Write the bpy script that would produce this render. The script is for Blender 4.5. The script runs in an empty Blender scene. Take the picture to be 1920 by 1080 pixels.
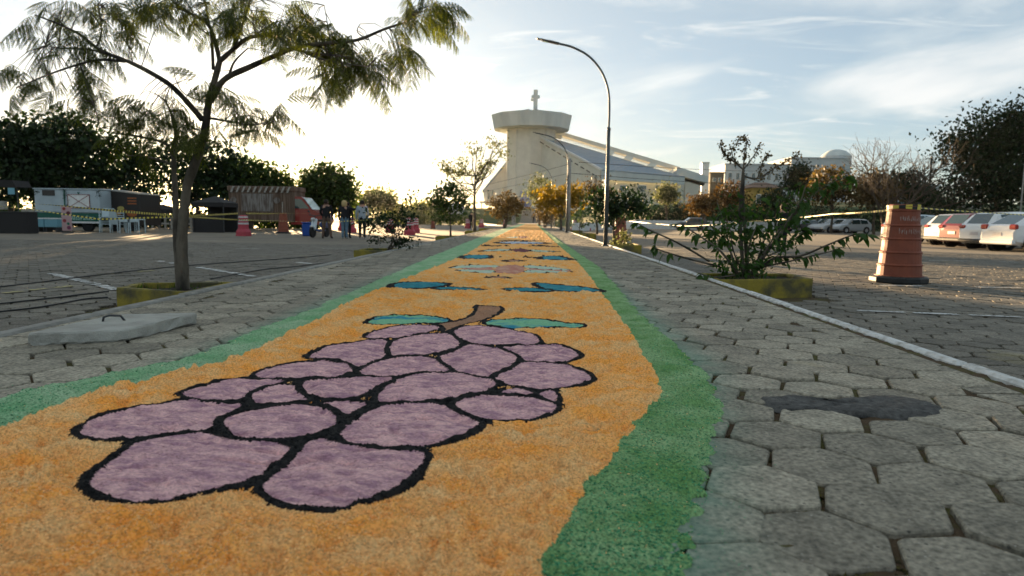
import bpy, bmesh, math, random
import numpy as np
from mathutils import Matrix, Vector, Euler

C = bpy.context.scene
COL = C.collection
R = math.radians
F = 1240.0                      # focal length in pixels of the 1920 wide photograph

# ------------------------------------------------------------------ camera
cam = bpy.data.cameras.new('camera'); co = bpy.data.objects.new('camera', cam)
COL.objects.link(co); C.camera = co
cam.sensor_width = 36; cam.lens = 36*F/1920; cam.clip_start = .05; cam.clip_end = 4000
YAW = -math.atan(40/F); PIT = -math.atan(128/F); ROLL = R(.8); CAMZ = .6
fw = Vector((math.sin(YAW)*math.cos(PIT), math.cos(YAW)*math.cos(PIT), math.sin(PIT)))
r0 = fw.cross(Vector((0, 0, 1))).normalized(); u0 = r0.cross(fw)
rt = r0*math.cos(ROLL)+u0*math.sin(ROLL); up = u0*math.cos(ROLL)-r0*math.sin(ROLL)
co.matrix_world = Matrix(((rt.x, up.x, -fw.x, 0), (rt.y, up.y, -fw.y, 0), (rt.z, up.z, -fw.z, CAMZ), (0, 0, 0, 1)))
cam.dof.use_dof = True; cam.dof.focus_distance = 3.3; cam.dof.aperture_fstop = 4.2

# ------------------------------------------------------------------ sky, sun, exposure
SUN_AZ, SUN_EL = R(-22.2), R(3.4)
SUND = Vector((math.sin(SUN_AZ)*math.cos(SUN_EL), math.cos(SUN_AZ)*math.cos(SUN_EL), math.sin(SUN_EL)))
world = bpy.data.worlds.new('World'); C.world = world; world.use_nodes = True
def build_sky():
    nt = world.node_tree; N = nt.nodes; L = nt.links
    s = N.new('ShaderNodeTexSky'); s.sky_type = 'NISHITA'; s.sun_disc = False
    s.sun_elevation = SUN_EL; s.sun_rotation = SUN_AZ
    s.air_density = .7; s.dust_density = .3; s.ozone_density = 2.6
    def nd(t, **k):
        n = N.new(t)
        for a, b in k.items(): setattr(n, a, b)
        return n
    def m(op, a, b=None, clamp=False):
        n = nd('ShaderNodeMath', operation=op, use_clamp=clamp)
        for i, v in enumerate((a, b)):
            if v is None: continue
            if hasattr(v, 'default_value'): L.new(v, n.inputs[i])
            else: n.inputs[i].default_value = v
        return n.outputs[0]
    tc = nd('ShaderNodeTexCoord'); sep = nd('ShaderNodeSeparateXYZ'); L.new(tc.outputs['Generated'], sep.inputs[0])
    zz = m('MAXIMUM', sep.outputs[2], 0.0); den = m('ADD', zz, .14)
    com = nd('ShaderNodeCombineXYZ')
    L.new(m('DIVIDE', sep.outputs[0], den), com.inputs[0]); L.new(m('DIVIDE', sep.outputs[1], den), com.inputs[1])
    def noise(sc, det, rough, dist, scale, rot, off):
        mp = nd('ShaderNodeMapping'); mp.inputs['Scale'].default_value = scale
        mp.inputs['Rotation'].default_value = (0, 0, rot); mp.inputs['Location'].default_value = off
        L.new(com.outputs[0], mp.inputs[0]); n = nd('ShaderNodeTexNoise')
        for k, v in (('Scale', sc), ('Detail', det), ('Roughness', rough), ('Distortion', dist)): n.inputs[k].default_value = v
        L.new(mp.outputs[0], n.inputs[0]); return n.outputs[0]
    def ramp(v, a, b):
        n = nd('ShaderNodeMapRange', interpolation_type='SMOOTHSTEP'); n.inputs[1].default_value = a; n.inputs[2].default_value = b
        L.new(v, n.inputs[0]); return n.outputs[0]
    above = ramp(sep.outputs[2], -.01, .05)
    c1 = ramp(noise(.95, 8, .5, .6, (1, 1, 1), .6, (1.7, .25, 0)), .46, .72)
    c2 = ramp(noise(2.6, 9, .6, 1.4, (.55, 1.5, 1), .35, (3.1, .4, 0)), .5, .76)
    cl = m('MULTIPLY', m('MAXIMUM', c1, m('MULTIPLY', c2, .8)), above)
    dot = nd('ShaderNodeVectorMath', operation='DOT_PRODUCT'); L.new(tc.outputs['Generated'], dot.inputs[0]); dot.inputs[1].default_value = SUND
    dp = m('MAXIMUM', dot.outputs['Value'], 0.)
    glow = m('ADD', m('MULTIPLY', m('POWER', dp, 7.), .95), m('MULTIPLY', m('POWER', dp, 60.), 2.2))
    hz = m('POWER', m('SUBTRACT', 1., zz), 9.)
    veil = m('ADD', m('MULTIPLY', cl, .22), m('ADD', .66, m('MULTIPLY', hz, .1)), clamp=True)
    lum = m('ADD', m('ADD', 1.28, glow), m('MULTIPLY', cl, .95))
    vc = nd('ShaderNodeMix', data_type='RGBA'); vc.inputs[6].default_value = (.72, .93, 1.0, 1); vc.inputs[7].default_value = (1.36, 1., .42, 1)
    L.new(m('MULTIPLY', m('ADD', m('POWER', dp, 3.), .25), m('ADD', m('MULTIPLY', hz, .7), .3), clamp=True), vc.inputs[0])
    vw = nd('ShaderNodeMix', data_type='RGBA'); vw.inputs[7].default_value = (1.02, .99, .94, 1); L.new(vc.outputs[2], vw.inputs[6]); L.new(m('MULTIPLY', cl, .85), vw.inputs[0])
    sc_ = nd('ShaderNodeVectorMath', operation='SCALE'); L.new(vw.outputs[2], sc_.inputs[0]); L.new(lum, sc_.inputs['Scale'])
    mx = nd('ShaderNodeMix', data_type='RGBA'); L.new(veil, mx.inputs[0])
    hs = nd('ShaderNodeHueSaturation'); hs.inputs['Saturation'].default_value = .95; hs.inputs['Value'].default_value = .92
    L.new(s.outputs[0], hs.inputs['Color']); L.new(hs.outputs[0], mx.inputs[6]); L.new(sc_.outputs[0], mx.inputs[7])
    L.new(mx.outputs[2], N['Background'].inputs[0]); N['Background'].inputs[1].default_value = .08
build_sky()
sun = bpy.data.lights.new('sun', 'SUN'); so = bpy.data.objects.new('sun', sun); COL.objects.link(so)
sun.energy = 5.; sun.angle = R(.6); sun.color = (1., .68, .36)
so.rotation_euler = (-SUND).to_track_quat('-Z', 'Y').to_euler()
vs = C.view_settings; vs.view_transform = 'Standard'; vs.look = 'None'; vs.gamma = 1; vs.use_curve_mapping = False; vs.exposure = 2.5
C.cycles.max_bounces = 6; C.cycles.diffuse_bounces = 3; C.cycles.glossy_bounces = 3; C.cycles.transmission_bounces = 3; C.cycles.transparent_max_bounces = 6; C.cycles.volume_bounces = 0; C.cycles.volume_step_rate = 4
C.cycles.use_denoising = True

# ------------------------------------------------------------------ helpers: photograph pixel -> place
def ray(px, py): return (fw*F+rt*(px-960)-up*(py-540)).normalized()
def gnd(px, py, z=0.):          # point on the level z
    d = ray(px, py); t = (z-CAMZ)/d.z; return (d.x*t, d.y*t, z)
def at(px, py, D):              # point at depth y = D
    d = ray(px, py); t = D/d.y; return (d.x*t, D, CAMZ+d.z*t)
def X(px, D): return at(px, 412, D)[0]
def ss(a, b, v):
    t = np.clip((np.asarray(v, float)-a)/(b-a), 0, 1); return t*t*(3-2*t)
def lotz(y): return -.19-.17*ss(8, 30, y)
def H(x, y):
    x = np.asarray(x, float); y = np.asarray(y, float)
    right = 4.1*ss(95, 120, y)*ss(6, 14, x)+3.*ss(115, 190, y)*ss(30, 60, x)
    mid = 3.9*ss(112, 172, y)*ss(-40, -18, x)*(1-ss(6, 14, x))
    return lotz(y)+right+mid
def Hf(x, y): return float(H(x, y))

def lattice(seed, n=256): return np.random.RandomState(seed).rand(n, n)
_L = {}
def vn(x, y, seed=0):
    if seed not in _L: _L[seed] = lattice(seed)
    g = _L[seed]; ca, sa = math.cos(.65+seed*1.7), math.sin(.65+seed*1.7); x, y = x*ca-y*sa, x*sa+y*ca; xi = np.floor(x).astype(int); yi = np.floor(y).astype(int)
    fx = x-xi; fy = y-yi; fx = fx*fx*(3-2*fx); fy = fy*fy*(3-2*fy); xi &= 255; yi &= 255; x1 = (xi+1) & 255; y1 = (yi+1) & 255
    return (g[xi, yi]*(1-fx)+g[x1, yi]*fx)*(1-fy)+(g[xi, y1]*(1-fx)+g[x1, y1]*fx)*fy-.5
def fbm(x, y, oct=4, seed=0, rough=.5):
    s = 0; a = 1.
    for k in range(oct): s = s+a*vn(x*2**k+17.3*k, y*2**k+5.1*k, seed+k); a *= rough
    return s

def nmesh(V, F4, mats=(), smooth=False, midx=None):
    me = bpy.data.meshes.new('m')
    V = np.asarray(V, np.float32)
    if isinstance(F4, np.ndarray):
        n, k = F4.shape
        me.vertices.add(len(V)); me.vertices.foreach_set('co', V.ravel())
        me.loops.add(n*k); me.loops.foreach_set('vertex_index', F4.astype(np.int32).ravel())
        me.polygons.add(n); me.polygons.foreach_set('loop_start', np.arange(0, n*k, k, dtype=np.int32))
        me.update(calc_edges=True)
    else:
        me.from_pydata([tuple(v) for v in V.tolist()], [], [tuple(f) for f in F4]); me.update()
    for m in mats: me.materials.append(m)
    if midx is not None: me.polygons.foreach_set('material_index', np.asarray(midx, np.int32))
    me.polygons.foreach_set('use_smooth', np.full(len(me.polygons), smooth))
    return me
def link(name, me, parent=None, loc=None, rz=None):
    o = bpy.data.objects.new(name, me); COL.objects.link(o)
    if me is not None and me.name.startswith('m'): me.name = name
    if parent is not None: o.parent = parent
    if loc is not None: o.location = loc
    if rz is not None: o.rotation_euler = (0, 0, rz)
    return o
def tag(o, label=None, cat=None, group=None, kind=None):
    for k, v in (('label', label), ('category', cat), ('group', group), ('kind', kind)):
        if v: o[k] = v
    return o
def thing(name, label, cat, loc=(0, 0, 0), rz=0, group=None):
    o = bpy.data.objects.new(name, None); COL.objects.link(o); o.empty_display_size = .1
    o.location = loc; o.rotation_euler = (0, 0, rz); return tag(o, label, cat, group)
def copy_tree(o, parent=None):
    c = o.copy(); COL.objects.link(c)
    if parent is not None: c.parent = parent
    for ch in list(o.children): copy_tree(ch, c)
    return c

class MB:                       # collects shapes for ONE mesh
    def __init__(s): s.V = []; s.F = []; s.M = []; s.n = 0
    def add(s, V, Fs, mi=0):
        s.V.extend([tuple(v) for v in V]); s.F.extend([tuple(i+s.n for i in f) for f in Fs]); s.M.extend([mi]*len(Fs)); s.n += len(V); return s
    def box(s, c, d, rz=0, mi=0, taper=1., M=None):
        x, y, z = (v/2 for v in d); P = []
        for sz, t in ((-1, 1), (1, taper)):
            for a, b in ((-1, -1), (1, -1), (1, 1), (-1, 1)): P.append(Vector((a*x*t, b*y*t, sz*z)))
        Rm = M or Matrix.Rotation(rz, 3, 'Z')
        return s.add([Rm@p+Vector(c) for p in P], [(0, 3, 2, 1), (4, 5, 6, 7), (0, 1, 5, 4), (1, 2, 6, 5), (2, 3, 7, 6), (3, 0, 4, 7)], mi)
    def bbox(s, c, d, b=.01, rz=0, mi=0, M=None):      # box with chamfered edges
        x, y, z = (v/2 for v in d); b = min(b, x*.9, y*.9, z*.9); P = []
        rings = [(-z, b), (-z+b, 0), (z-b, 0), (z, b)]
        for zz, i in rings:
            a, c_ = x-i, y-i; k = b if not i else b*.6
            P += [Vector(q) for q in ((-a+k, -c_, zz), (a-k, -c_, zz), (a, -c_+k, zz), (a, c_-k, zz), (a-k, c_, zz), (-a+k, c_, zz), (-a, c_-k, zz), (-a, -c_+k, zz))]
        Fs = [tuple(range(7, -1, -1)), tuple(range(24, 32))]
        for q in range(3):
            for k in range(8): Fs.append((q*8+k, q*8+(k+1) % 8, q*8+8+(k+1) % 8, q*8+8+k))
        Rm = M or Matrix.Rotation(rz, 3, 'Z')
        return s.add([Rm@p+Vector(c) for p in P], Fs, mi)
    def tube(s, pts, rad, n=6, mi=0, cap=True):
        pts = [Vector(p) for p in pts]
        if not hasattr(rad, '__len__'): rad = [rad]*len(pts)
        V = []; Fs = []; a = None
        for i, p in enumerate(pts):
            t = (pts[min(i+1, len(pts)-1)]-pts[max(i-1, 0)])
            t = t.normalized() if t.length > 1e-9 else Vector((0, 0, 1))
            if a is None: a = t.orthogonal().normalized()
            a = (a-t*a.dot(t)); a = a.normalized() if a.length > 1e-6 else t.orthogonal().normalized(); b = t.cross(a)
            for k in range(n):
                th = 2*math.pi*k/n; V.append(p+(a*math.cos(th)+b*math.sin(th))*rad[i])
        for i in range(len(pts)-1):
            for k in range(n): Fs.append((i*n+k, i*n+(k+1) % n, (i+1)*n+(k+1) % n, (i+1)*n+k))
        if cap: Fs += [tuple(range(n-1, -1, -1)), tuple(range((len(pts)-1)*n, len(pts)*n))]
        return s.add(V, Fs, mi)
    def lathe(s, prof, n=24, c=(0, 0, 0), mi=0, M=None, sq=0):
        V = []; Fs = []
        for r, z in prof:
            for k in range(n):
                th = 2*math.pi*(k+.5)/n; V.append(Vector((r*math.cos(th), r*math.sin(th), z)))
        for i in range(len(prof)-1):
            for k in range(n): Fs.append((i*n+k, i*n+(k+1) % n, (i+1)*n+(k+1) % n, (i+1)*n+k))
        Fs += [tuple(range(n-1, -1, -1)), tuple(range((len(prof)-1)*n, len(prof)*n))]
        if M is not None: V = [M@v for v in V]
        return s.add([v+Vector(c) for v in V], Fs, mi)
    def ngon(s, P, mi=0): return s.add(P, [tuple(range(len(P)))], mi)
    def prism(s, P, d, mi=0):   # polygon P swept by vector d
        n = len(P); d = Vector(d); Q = [Vector(p) for p in P]
        return s.add(Q+[q+d for q in Q], [tuple(range(n)), tuple(range(2*n-1, n-1, -1))]+[(k, n+k, n+(k+1) % n, (k+1) % n) for k in range(n)], mi)
    def build(s, name, mats, parent=None, smooth=False, fix=True, loc=None, rz=None):
        if not isinstance(mats, (list, tuple)): mats = [mats]
        me = nmesh(np.array([tuple(v) for v in s.V]), s.F, mats, smooth, s.M)
        if fix:
            bm = bmesh.new(); bm.from_mesh(me); bmesh.ops.recalc_face_normals(bm, faces=bm.faces); bm.to_mesh(me); bm.free()
        return link(name, me, parent, loc, rz)

# ------------------------------------------------------------------ materials
def mat(name, col, rough=.8, col2=None, scale=5., detail=5., lo=.35, hi=.65, bump=0., bscale=None, spec=.3, metal=0., island=0., obj=0., stretch=None, trans=0., coords='Object', grain=0., gscale=200., coat=0.):
    m = bpy.data.materials.new(name); m.use_nodes = True; nt = m.node_tree; N = nt.nodes; L = nt.links
    b = N['Principled BSDF']; b.inputs['Roughness'].default_value = rough; b.inputs['Metallic'].default_value = metal
    b.inputs['Specular IOR Level'].default_value = spec; b.inputs['Coat Weight'].default_value = coat
    col = tuple(col)+(1,) if len(col) == 3 else col
    tc = N.new('ShaderNodeTexCoord'); vec = tc.outputs[coords]
    if coords == 'World':
        pass
    if stretch:
        mp = N.new('ShaderNodeMapping'); mp.inputs['Scale'].default_value = stretch; L.new(vec, mp.inputs[0]); vec = mp.outputs[0]
    def noise(sc, det=detail, rg=.55):
        n = N.new('ShaderNodeTexNoise'); n.inputs['Scale'].default_value = sc; n.inputs['Detail'].default_value = det; n.inputs['Roughness'].default_value = rg
        L.new(vec, n.inputs[0]); return n
    out = None
    if col2 is not None:
        n = noise(scale); mr = N.new('ShaderNodeMapRange'); mr.inputs[1].default_value = lo; mr.inputs[2].default_value = hi; L.new(n.outputs[0], mr.inputs[0])
        mx = N.new('ShaderNodeMix'); mx.data_type = 'RGBA'; L.new(mr.outputs[0], mx.inputs[0]); mx.inputs[6].default_value = col; mx.inputs[7].default_value = tuple(col2)+(1,)
        out = mx.outputs[2]
    def vary(out, src, amt):
        hs = N.new('ShaderNodeHueSaturation')
        mr = N.new('ShaderNodeMapRange'); mr.inputs[3].default_value = 1-amt; mr.inputs[4].default_value = 1+amt; L.new(src, mr.inputs[0])
        L.new(mr.outputs[0], hs.inputs['Value'])
        if out is None: hs.inputs['Color'].default_value = col
        else: L.new(out, hs.inputs['Color'])
        return hs.outputs[0]
    if island:
        g = N.new('ShaderNodeNewGeometry'); out = vary(out, g.outputs['Random Per Island'], island)
    if obj:
        oi = N.new('ShaderNodeObjectInfo'); out = vary(out, oi.outputs['Random'], obj)
    if grain:
        out = vary(out, noise(gscale, 2, .6).outputs[0], grain)
    if out is not None: L.new(out, b.inputs['Base Color'])
    else: b.inputs['Base Color'].default_value = col
    if bump:
        bn = noise(bscale or scale, 4, .6); bp = N.new('ShaderNodeBump'); bp.inputs['Strength'].default_value = min(bump, 1); bp.inputs['Distance'].default_value = .01*max(bump, 1)
        L.new(bn.outputs[0], bp.inputs['Height']); L.new(bp.outputs[0], b.inputs['Normal'])
    if trans:
        t = N.new('ShaderNodeBsdfTranslucent'); ms = N.new('ShaderNodeMixShader'); ms.inputs[0].default_value = trans
        if out is not None:
            hs = N.new('ShaderNodeHueSaturation'); hs.inputs['Value'].default_value = 1.5; hs.inputs['Saturation'].default_value = 1.15; L.new(out, hs.inputs['Color']); L.new(hs.outputs[0], t.inputs[0])
        else: t.inputs[0].default_value = col
        L.new(b.outputs[0], ms.inputs[1]); L.new(t.outputs[0], ms.inputs[2]); L.new(ms.outputs[0], N['Material Output'].inputs[0])
    return m
# ------------------------------------------------------------------ carpet outline, traced on the ground
def gline(P, z=.012): return np.array([gnd(x, y, z)[:2] for x, y in P])
LIN = gline([(166, 741), (258, 717), (311, 704), (397, 684), (462, 661), (501, 643), (560, 618), (620, 588), (680, 556), (745, 530), (795, 509), (862, 483), (915, 452), (959, 430), (990, 418.5)])
LOUT = gline([(83, 720), (184, 705), (296, 681), (364, 667), (439, 637), (504, 607), (560, 590), (680, 538), (750, 507), (810, 480), (880, 452), (940, 430), (982, 418.5)])
RIN = gline([(1010, 1080), (1060, 975), (1110, 893), (1185, 805), (1237, 735), (1222, 690), (1178, 620), (1164, 597), (1128, 551), (1100, 512), (1076, 486), (1034, 449), (1012, 427), (1003, 418.5)])
ROUT = gline([(1256, 1080), (1290, 960), (1318, 850), (1345, 760), (1320, 705), (1255, 640), (1200, 590), (1180, 566), (1123, 501), (1090, 478), (1058, 457), (1020, 430), (1009, 418.5)])
def edge(P, y):
    i = np.argsort(P[:, 1]); return np.interp(y, P[i, 1], P[i, 0])
# the near left end runs on beyond the frame
LIN = np.vstack([[(LIN[0, 0]-.06, .3)], LIN]); LOUT = np.vstack([[(LOUT[0, 0]-.02, .3)], LOUT])
PL, PR = -2.69, 1.92           # the edges of the raised path

# ------------------------------------------------------------------ ground materials
def paver_mat(name, base, dusty):
    m = mat(name, base, .85, tuple(c*.62 for c in base), 9, 9, .36, .66, bump=.5, bscale=70, obj=.26, island=.2, grain=1.25, gscale=62)
    nt = m.node_tree; N = nt.nodes; L = nt.links; b = N['Principled BSDF']
    src = b.inputs['Base Color'].links[0].from_socket
    g = N.new('ShaderNodeNewGeometry'); sp = N.new('ShaderNodeSeparateXYZ'); L.new(g.outputs['Position'], sp.inputs[0])
    def mth(op, a, b_=None, c=None):
        n = N.new('ShaderNodeMath'); n.operation = op
        for i, v in enumerate((a, b_, c)):
            if v is None: continue
            if hasattr(v, 'default_value'): L.new(v, n.inputs[i])
            else: n.inputs[i].default_value = v
        return n.outputs[0]
    def nz(sc, det=4):
        n = N.new('ShaderNodeTexNoise'); n.inputs['Scale'].default_value = sc; n.inputs['Detail'].default_value = det; L.new(g.outputs['Position'], n.inputs[0]); return n.outputs[0]
    def layer(src, fac, col):
        mx = N.new('ShaderNodeMix'); mx.data_type = 'RGBA'; mx.inputs[7].default_value = (*col, 1)
        L.new(src, mx.inputs[6]); L.new(fac, mx.inputs[0]); return mx.outputs[2]
    # worn and yellow painted stones here and there, pale specks of aggregate
    sp1 = N.new('ShaderNodeMapRange'); sp1.inputs[1].default_value = .66; sp1.inputs[2].default_value = .74; sp1.inputs[4].default_value = .5; L.new(nz(1.1, 7), sp1.inputs[0])
    src = layer(src, sp1.outputs[0], (.36, .3, .13))
    v = N.new('ShaderNodeTexVoronoi'); v.inputs['Scale'].default_value = 55; L.new(g.outputs['Position'], v.inputs[0])
    sp2 = N.new('ShaderNodeMapRange'); sp2.inputs[1].default_value = .16; sp2.inputs[2].default_value = .1; sp2.inputs[4].default_value = .8; L.new(v.outputs['Distance'], sp2.inputs[0])
    keep = N.new('ShaderNodeMapRange'); keep.inputs[1].default_value = .5; keep.inputs[2].default_value = .6; L.new(v.outputs['Color'], keep.inputs[0])
    src = layer(src, mth('MULTIPLY', sp2.outputs[0], keep.outputs[0]), (.42, .38, .33))
    v2 = N.new('ShaderNodeTexVoronoi'); v2.inputs['Scale'].default_value = 30; L.new(g.outputs['Position'], v2.inputs[0])
    pit = N.new('ShaderNodeMapRange'); pit.inputs[1].default_value = .14; pit.inputs[2].default_value = .08; pit.inputs[4].default_value = .75; L.new(v2.outputs['Distance'], pit.inputs[0])
    src = layer(src, pit.outputs[0], (.03, .028, .025))
    if dusty:                  # dyed sawdust blown over the stones beside the carpet
        for off, slope, sgn in ((.02, .26, 1), (-1.40, -.014, -1)):
            ln = mth('MULTIPLY_ADD', sp.outputs[1], slope, off)
            if sgn > 0: ln = mth('MINIMUM', ln, .74)
            d = mth('MULTIPLY', mth('SUBTRACT', sp.outputs[0], ln), sgn)
            mr = N.new('ShaderNodeMapRange'); mr.inputs[1].default_value = .2; mr.inputs[2].default_value = -.05; L.new(d, mr.inputs[0])
            near = mth('GREATER_THAN', d, -.6)
            f = mth('MULTIPLY', mth('MULTIPLY', near, mth('POWER', mr.outputs[0], 2.)), mth('MULTIPLY_ADD', nz(9), 1.5, -.15)); f = mth('MINIMUM', mth('MAXIMUM', f, 0.), .45)
            src = layer(src, f, (.10, .27, .19))
    L.new(src, b.inputs['Base Color']); return m
M_paver = paver_mat('paver_concrete', (.31, .275, .21), True)
M_lotpaver = paver_mat('lot_paver_concrete', (.19, .17, .135), False)
M_joint = mat('joint_soil', (.085, .055, .03), 1., (.09, .085, .025), 9, 6, .45, .6, bump=1., bscale=90)
M_grass = mat('grass', (.035, .06, .012), 1., (.075, .09, .02), .25, 6, .35, .65, bump=1., bscale=4)
M_far = mat('far_paving', (.20, .165, .12), .9, (.13, .112, .088), .9, 8, .35, .65, stretch=(.6, 1, 1), grain=.25, gscale=14)
M_kerbw = mat('kerb_white_paint', (.62, .62, .6), .8, (.33, .31, .28), 14, 6, .45, .7, bump=.4, bscale=60)
M_kerbc = mat('kerb_concrete', (.3, .29, .26), .9, (.2, .19, .17), 12, 6, bump=.4, bscale=60)
M_white_line = mat('road_paint', (.6, .6, .58), .85, (.2, .19, .17), 26, 6, .48, .6)
M_yellow_line = mat('yellow_road_paint', (.42, .36, .14), .85, (.19, .17, .13), 22, 6, .42, .58)

# ------------------------------------------------------------------ ground sheets
def sheet(name, xs, ys, zf, m, parent=None, kind='structure', label=None):
    gx, gy = np.meshgrid(xs, ys); z = zf(gx, gy); V = np.stack([gx, gy, z], -1).reshape(-1, 3)
    nx, ny = len(xs), len(ys); i = np.arange((ny-1)*(nx-1)); a = (i//(nx-1))*nx+i % (nx-1)
    o = link(name, nmesh(V, np.stack([a, a+1, a+nx+1, a+nx], 1), [m], True), parent)
    if parent is None: tag(o, kind=kind)
    return o
gys = np.concatenate([np.linspace(-30, 90, 40), np.linspace(92, 200, 60), np.geomspace(205, 2500, 30)])
gxs = np.concatenate([-np.geomspace(2500, 85, 20), np.linspace(-80, 80, 90), np.geomspace(85, 2500, 20)])
sheet('ground', gxs, gys, lambda x, y: H(x, y)-.06-.6*(ss(PL-2.5, PL, x)*(1-ss(PR, PR+2.5, x)))*(y < 100), M_grass)
bx = np.linspace(-30, 30, 61)
lot = sheet('parking_lot', bx, np.linspace(-4, 22, 60), lambda x, y: lotz(y)-.019, M_joint)
sheet('parking_lot_far', np.linspace(-75, PL+.02, 60), np.linspace(22, 108, 60), lambda x, y: lotz(y)+.0, M_far)
sheet('parking_lot_far', np.linspace(PR-.02, 90, 60), np.linspace(22, 94.5, 60), lambda x, y: lotz(y)+.0, M_far)
path = sheet('path', np.linspace(PL, PR, 240), np.geomspace(.5, 46, 420), lambda x, y: -.0125+fbm(x*30, y*30, 3, 3)*.012, M_joint)
sheet('path_far', np.linspace(PL, PR, 12), np.linspace(46, 150, 80), lambda x, y: ss(112, 172, y)*3.9+.0*x-.01*(y < 47), M_far)
def kerb(x0, x1, m, name):
    mb = MB(); rng = random.Random(3); y = -2.
    while y < 110:
        l = .98 if y < 40 else 8
        mb.bbox(((x0+x1)/2, y+l/2, -.2+rng.uniform(-.003, .003)), (x1-x0, l-.012, .416), .012); y += l
    o = mb.build(name, m); return tag(o, kind='structure')
kerb(PR-.058, PR, M_kerbw, 'kerb'); kerb(PL, PL+.09, M_kerbc, 'kerb')

# ------------------------------------------------------------------ hexagonal concrete pavers
def paver_mesh(seed, s=.1335, th=.045):
    rg = np.random.RandomState(seed); pts = []
    for k in range(6):
        a = math.pi/3*k; r = s*(1+rg.uniform(-.035, .02)); c = np.array((math.cos(a), math.sin(a)))*r
        t = np.array((-math.sin(a), math.cos(a)))*s*(.035+rg.uniform(0, .045)); n = c/r*s*.035
        pts += [c-t-n*.5+rg.uniform(-.002, .002, 2), c+t-n*.5+rg.uniform(-.002, .002, 2)]
    P = np.array(pts); V = [(*(p*.972), 0.) for p in P]+[(*p, -.0045) for p in P]+[(*(p*1.002), -th) for p in P]
    n = 12; Fs = [tuple(range(n))]
    for q in (0, 1):
        for k in range(n): Fs.append((q*n+k, (q+1)*n+k, (q+1)*n+(k+1) % n, q*n+(k+1) % n))
    return np.array(V), Fs
def hexgrid(x0, x1, y0, y1, s=.1415, rot=R(8)):
    cx, cy = (x0+x1)/2, (y0+y1)/2; rad = math.hypot(x1-x0, y1-y0)/2; dx, dy = 1.5*s, math.sqrt(3)*s; n = int(rad/dx)+2; mrow = int(rad/dy)+2
    I, J = np.meshgrid(np.arange(-n, n+1), np.arange(-mrow, mrow+1)); px_ = I*dx; py_ = J*dy+(I % 2)*dy/2
    c, q = math.cos(rot), math.sin(rot); x = (px_*c-py_*q+cx).ravel(); y = (px_*q+py_*c+cy).ravel(); k = (x > x0) & (x < x1) & (y > y0) & (y < y1)
    return x[k], y[k]
def project(x, y, z):
    d = np.stack([x, y, z-CAMZ], -1); f = d@np.array(fw); return 960+F*(d@np.array(rt))/f, 540-F*(d@np.array(up))/f, f
VAR = [paver_mesh(40+k) for k in range(8)]
def lay_pavers(parent, x, y, z, m, seed, holes=()):
    rg = np.random.RandomState(seed); pxx, pyy, dep = project(x, y, z)
    vis = (pxx > -650) & (pxx < 2700) & (pyy < 1180) & (dep > .3); x, y, z, dep = x[vis], y[vis], z[vis], dep[vis]
    pxx = pxx[vis]; o = np.argsort(dep+100*((pxx < -40) | (pxx > 1960))); x, y, z = x[o], y[o], z[o]; n = len(x)
    dz = rg.normal(0, .0022, n); tx = rg.normal(0, .011, n); ty = rg.normal(0, .011, n); rz = R(8)+rg.normal(0, .012, n)+rg.randint(0, 6, n)*math.pi/3; vi = rg.randint(0, 8, n)
    jx = rg.normal(0, .004, n); jy = rg.normal(0, .004, n)
    mes = [nmesh(V, Fs, [m]) for V, Fs in VAR]
    for k in range(min(300, n)):
        ob = bpy.data.objects.new('paver', mes[vi[k]]); COL.objects.link(ob); ob.parent = parent
        ob.location = (x[k]+jx[k], y[k]+jy[k], z[k]+dz[k]); ob.rotation_euler = (tx[k], ty[k], rz[k])
    Vs = []; Fq = []; Ft = []; off = 0
    for v in range(8):
        k = np.where((vi == v) & (np.arange(n) >= 300))[0]
        if not len(k): continue
        V, Fs = VAR[v]; c, s_ = np.cos(rz[k])[:, None], np.sin(rz[k])[:, None]
        W = np.stack([x[k][:, None]+V[:, 0]*c-V[:, 1]*s_, y[k][:, None]+V[:, 0]*s_+V[:, 1]*c, z[k][:, None]+V[:, 2]+dz[k][:, None]+V[:, 0]*tx[k][:, None]*.8+V[:, 1]*ty[k][:, None]*.8], -1)
        ids = off+np.arange(len(k))*len(V)
        for f in Fs:
            g = ids[:, None]+np.array(f)
            if len(f) == 4: Fq.append(g)
            else:        # the 12-gon top as quads
                for a in (0, 2, 4, 6, 8): Fq.append(ids[:, None]+np.array((f[0], f[a+1], f[a+2], f[min(a+3, 11)])) if a < 8 else ids[:, None]+np.array((f[0], f[9], f[10], f[11])))
        Vs.append(W.reshape(-1, 3)); off += len(k)*len(V)
    if Vs:
        # top fans: (0,1,2,3),(0,3,4,5),(0,5,6,7),(0,7,8,9),(0,9,10,11)
        ob = link('pavers_beyond', nmesh(np.vstack(Vs), np.vstack(Fq), [m]), parent); tag(ob, kind='stuff')
    return n
x, y = hexgrid(PL+.09, PR-.11, .75, 46)
inset = .13
k = (x > PL+.09+inset) & (x < PR-.115-inset) & ((x > edge(ROUT, y)-.25) | (x < edge(LOUT, y)+.25))
PATCH = gline([(1425, 747), (1480, 742), (1540, 752), (1600, 747), (1650, 742), (1720, 748), (1770, 762), (1762, 778), (1700, 782), (1600, 777), (1530, 768), (1470, 770), (1430, 760)], 0)
pc = PATCH.mean(0); k &= ~((np.abs(x-pc[0]) < .2) & (np.abs(y-pc[1]) < .09))
lay_pavers(path, x[k], y[k], np.zeros(k.sum()), M_paver, 1)
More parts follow.
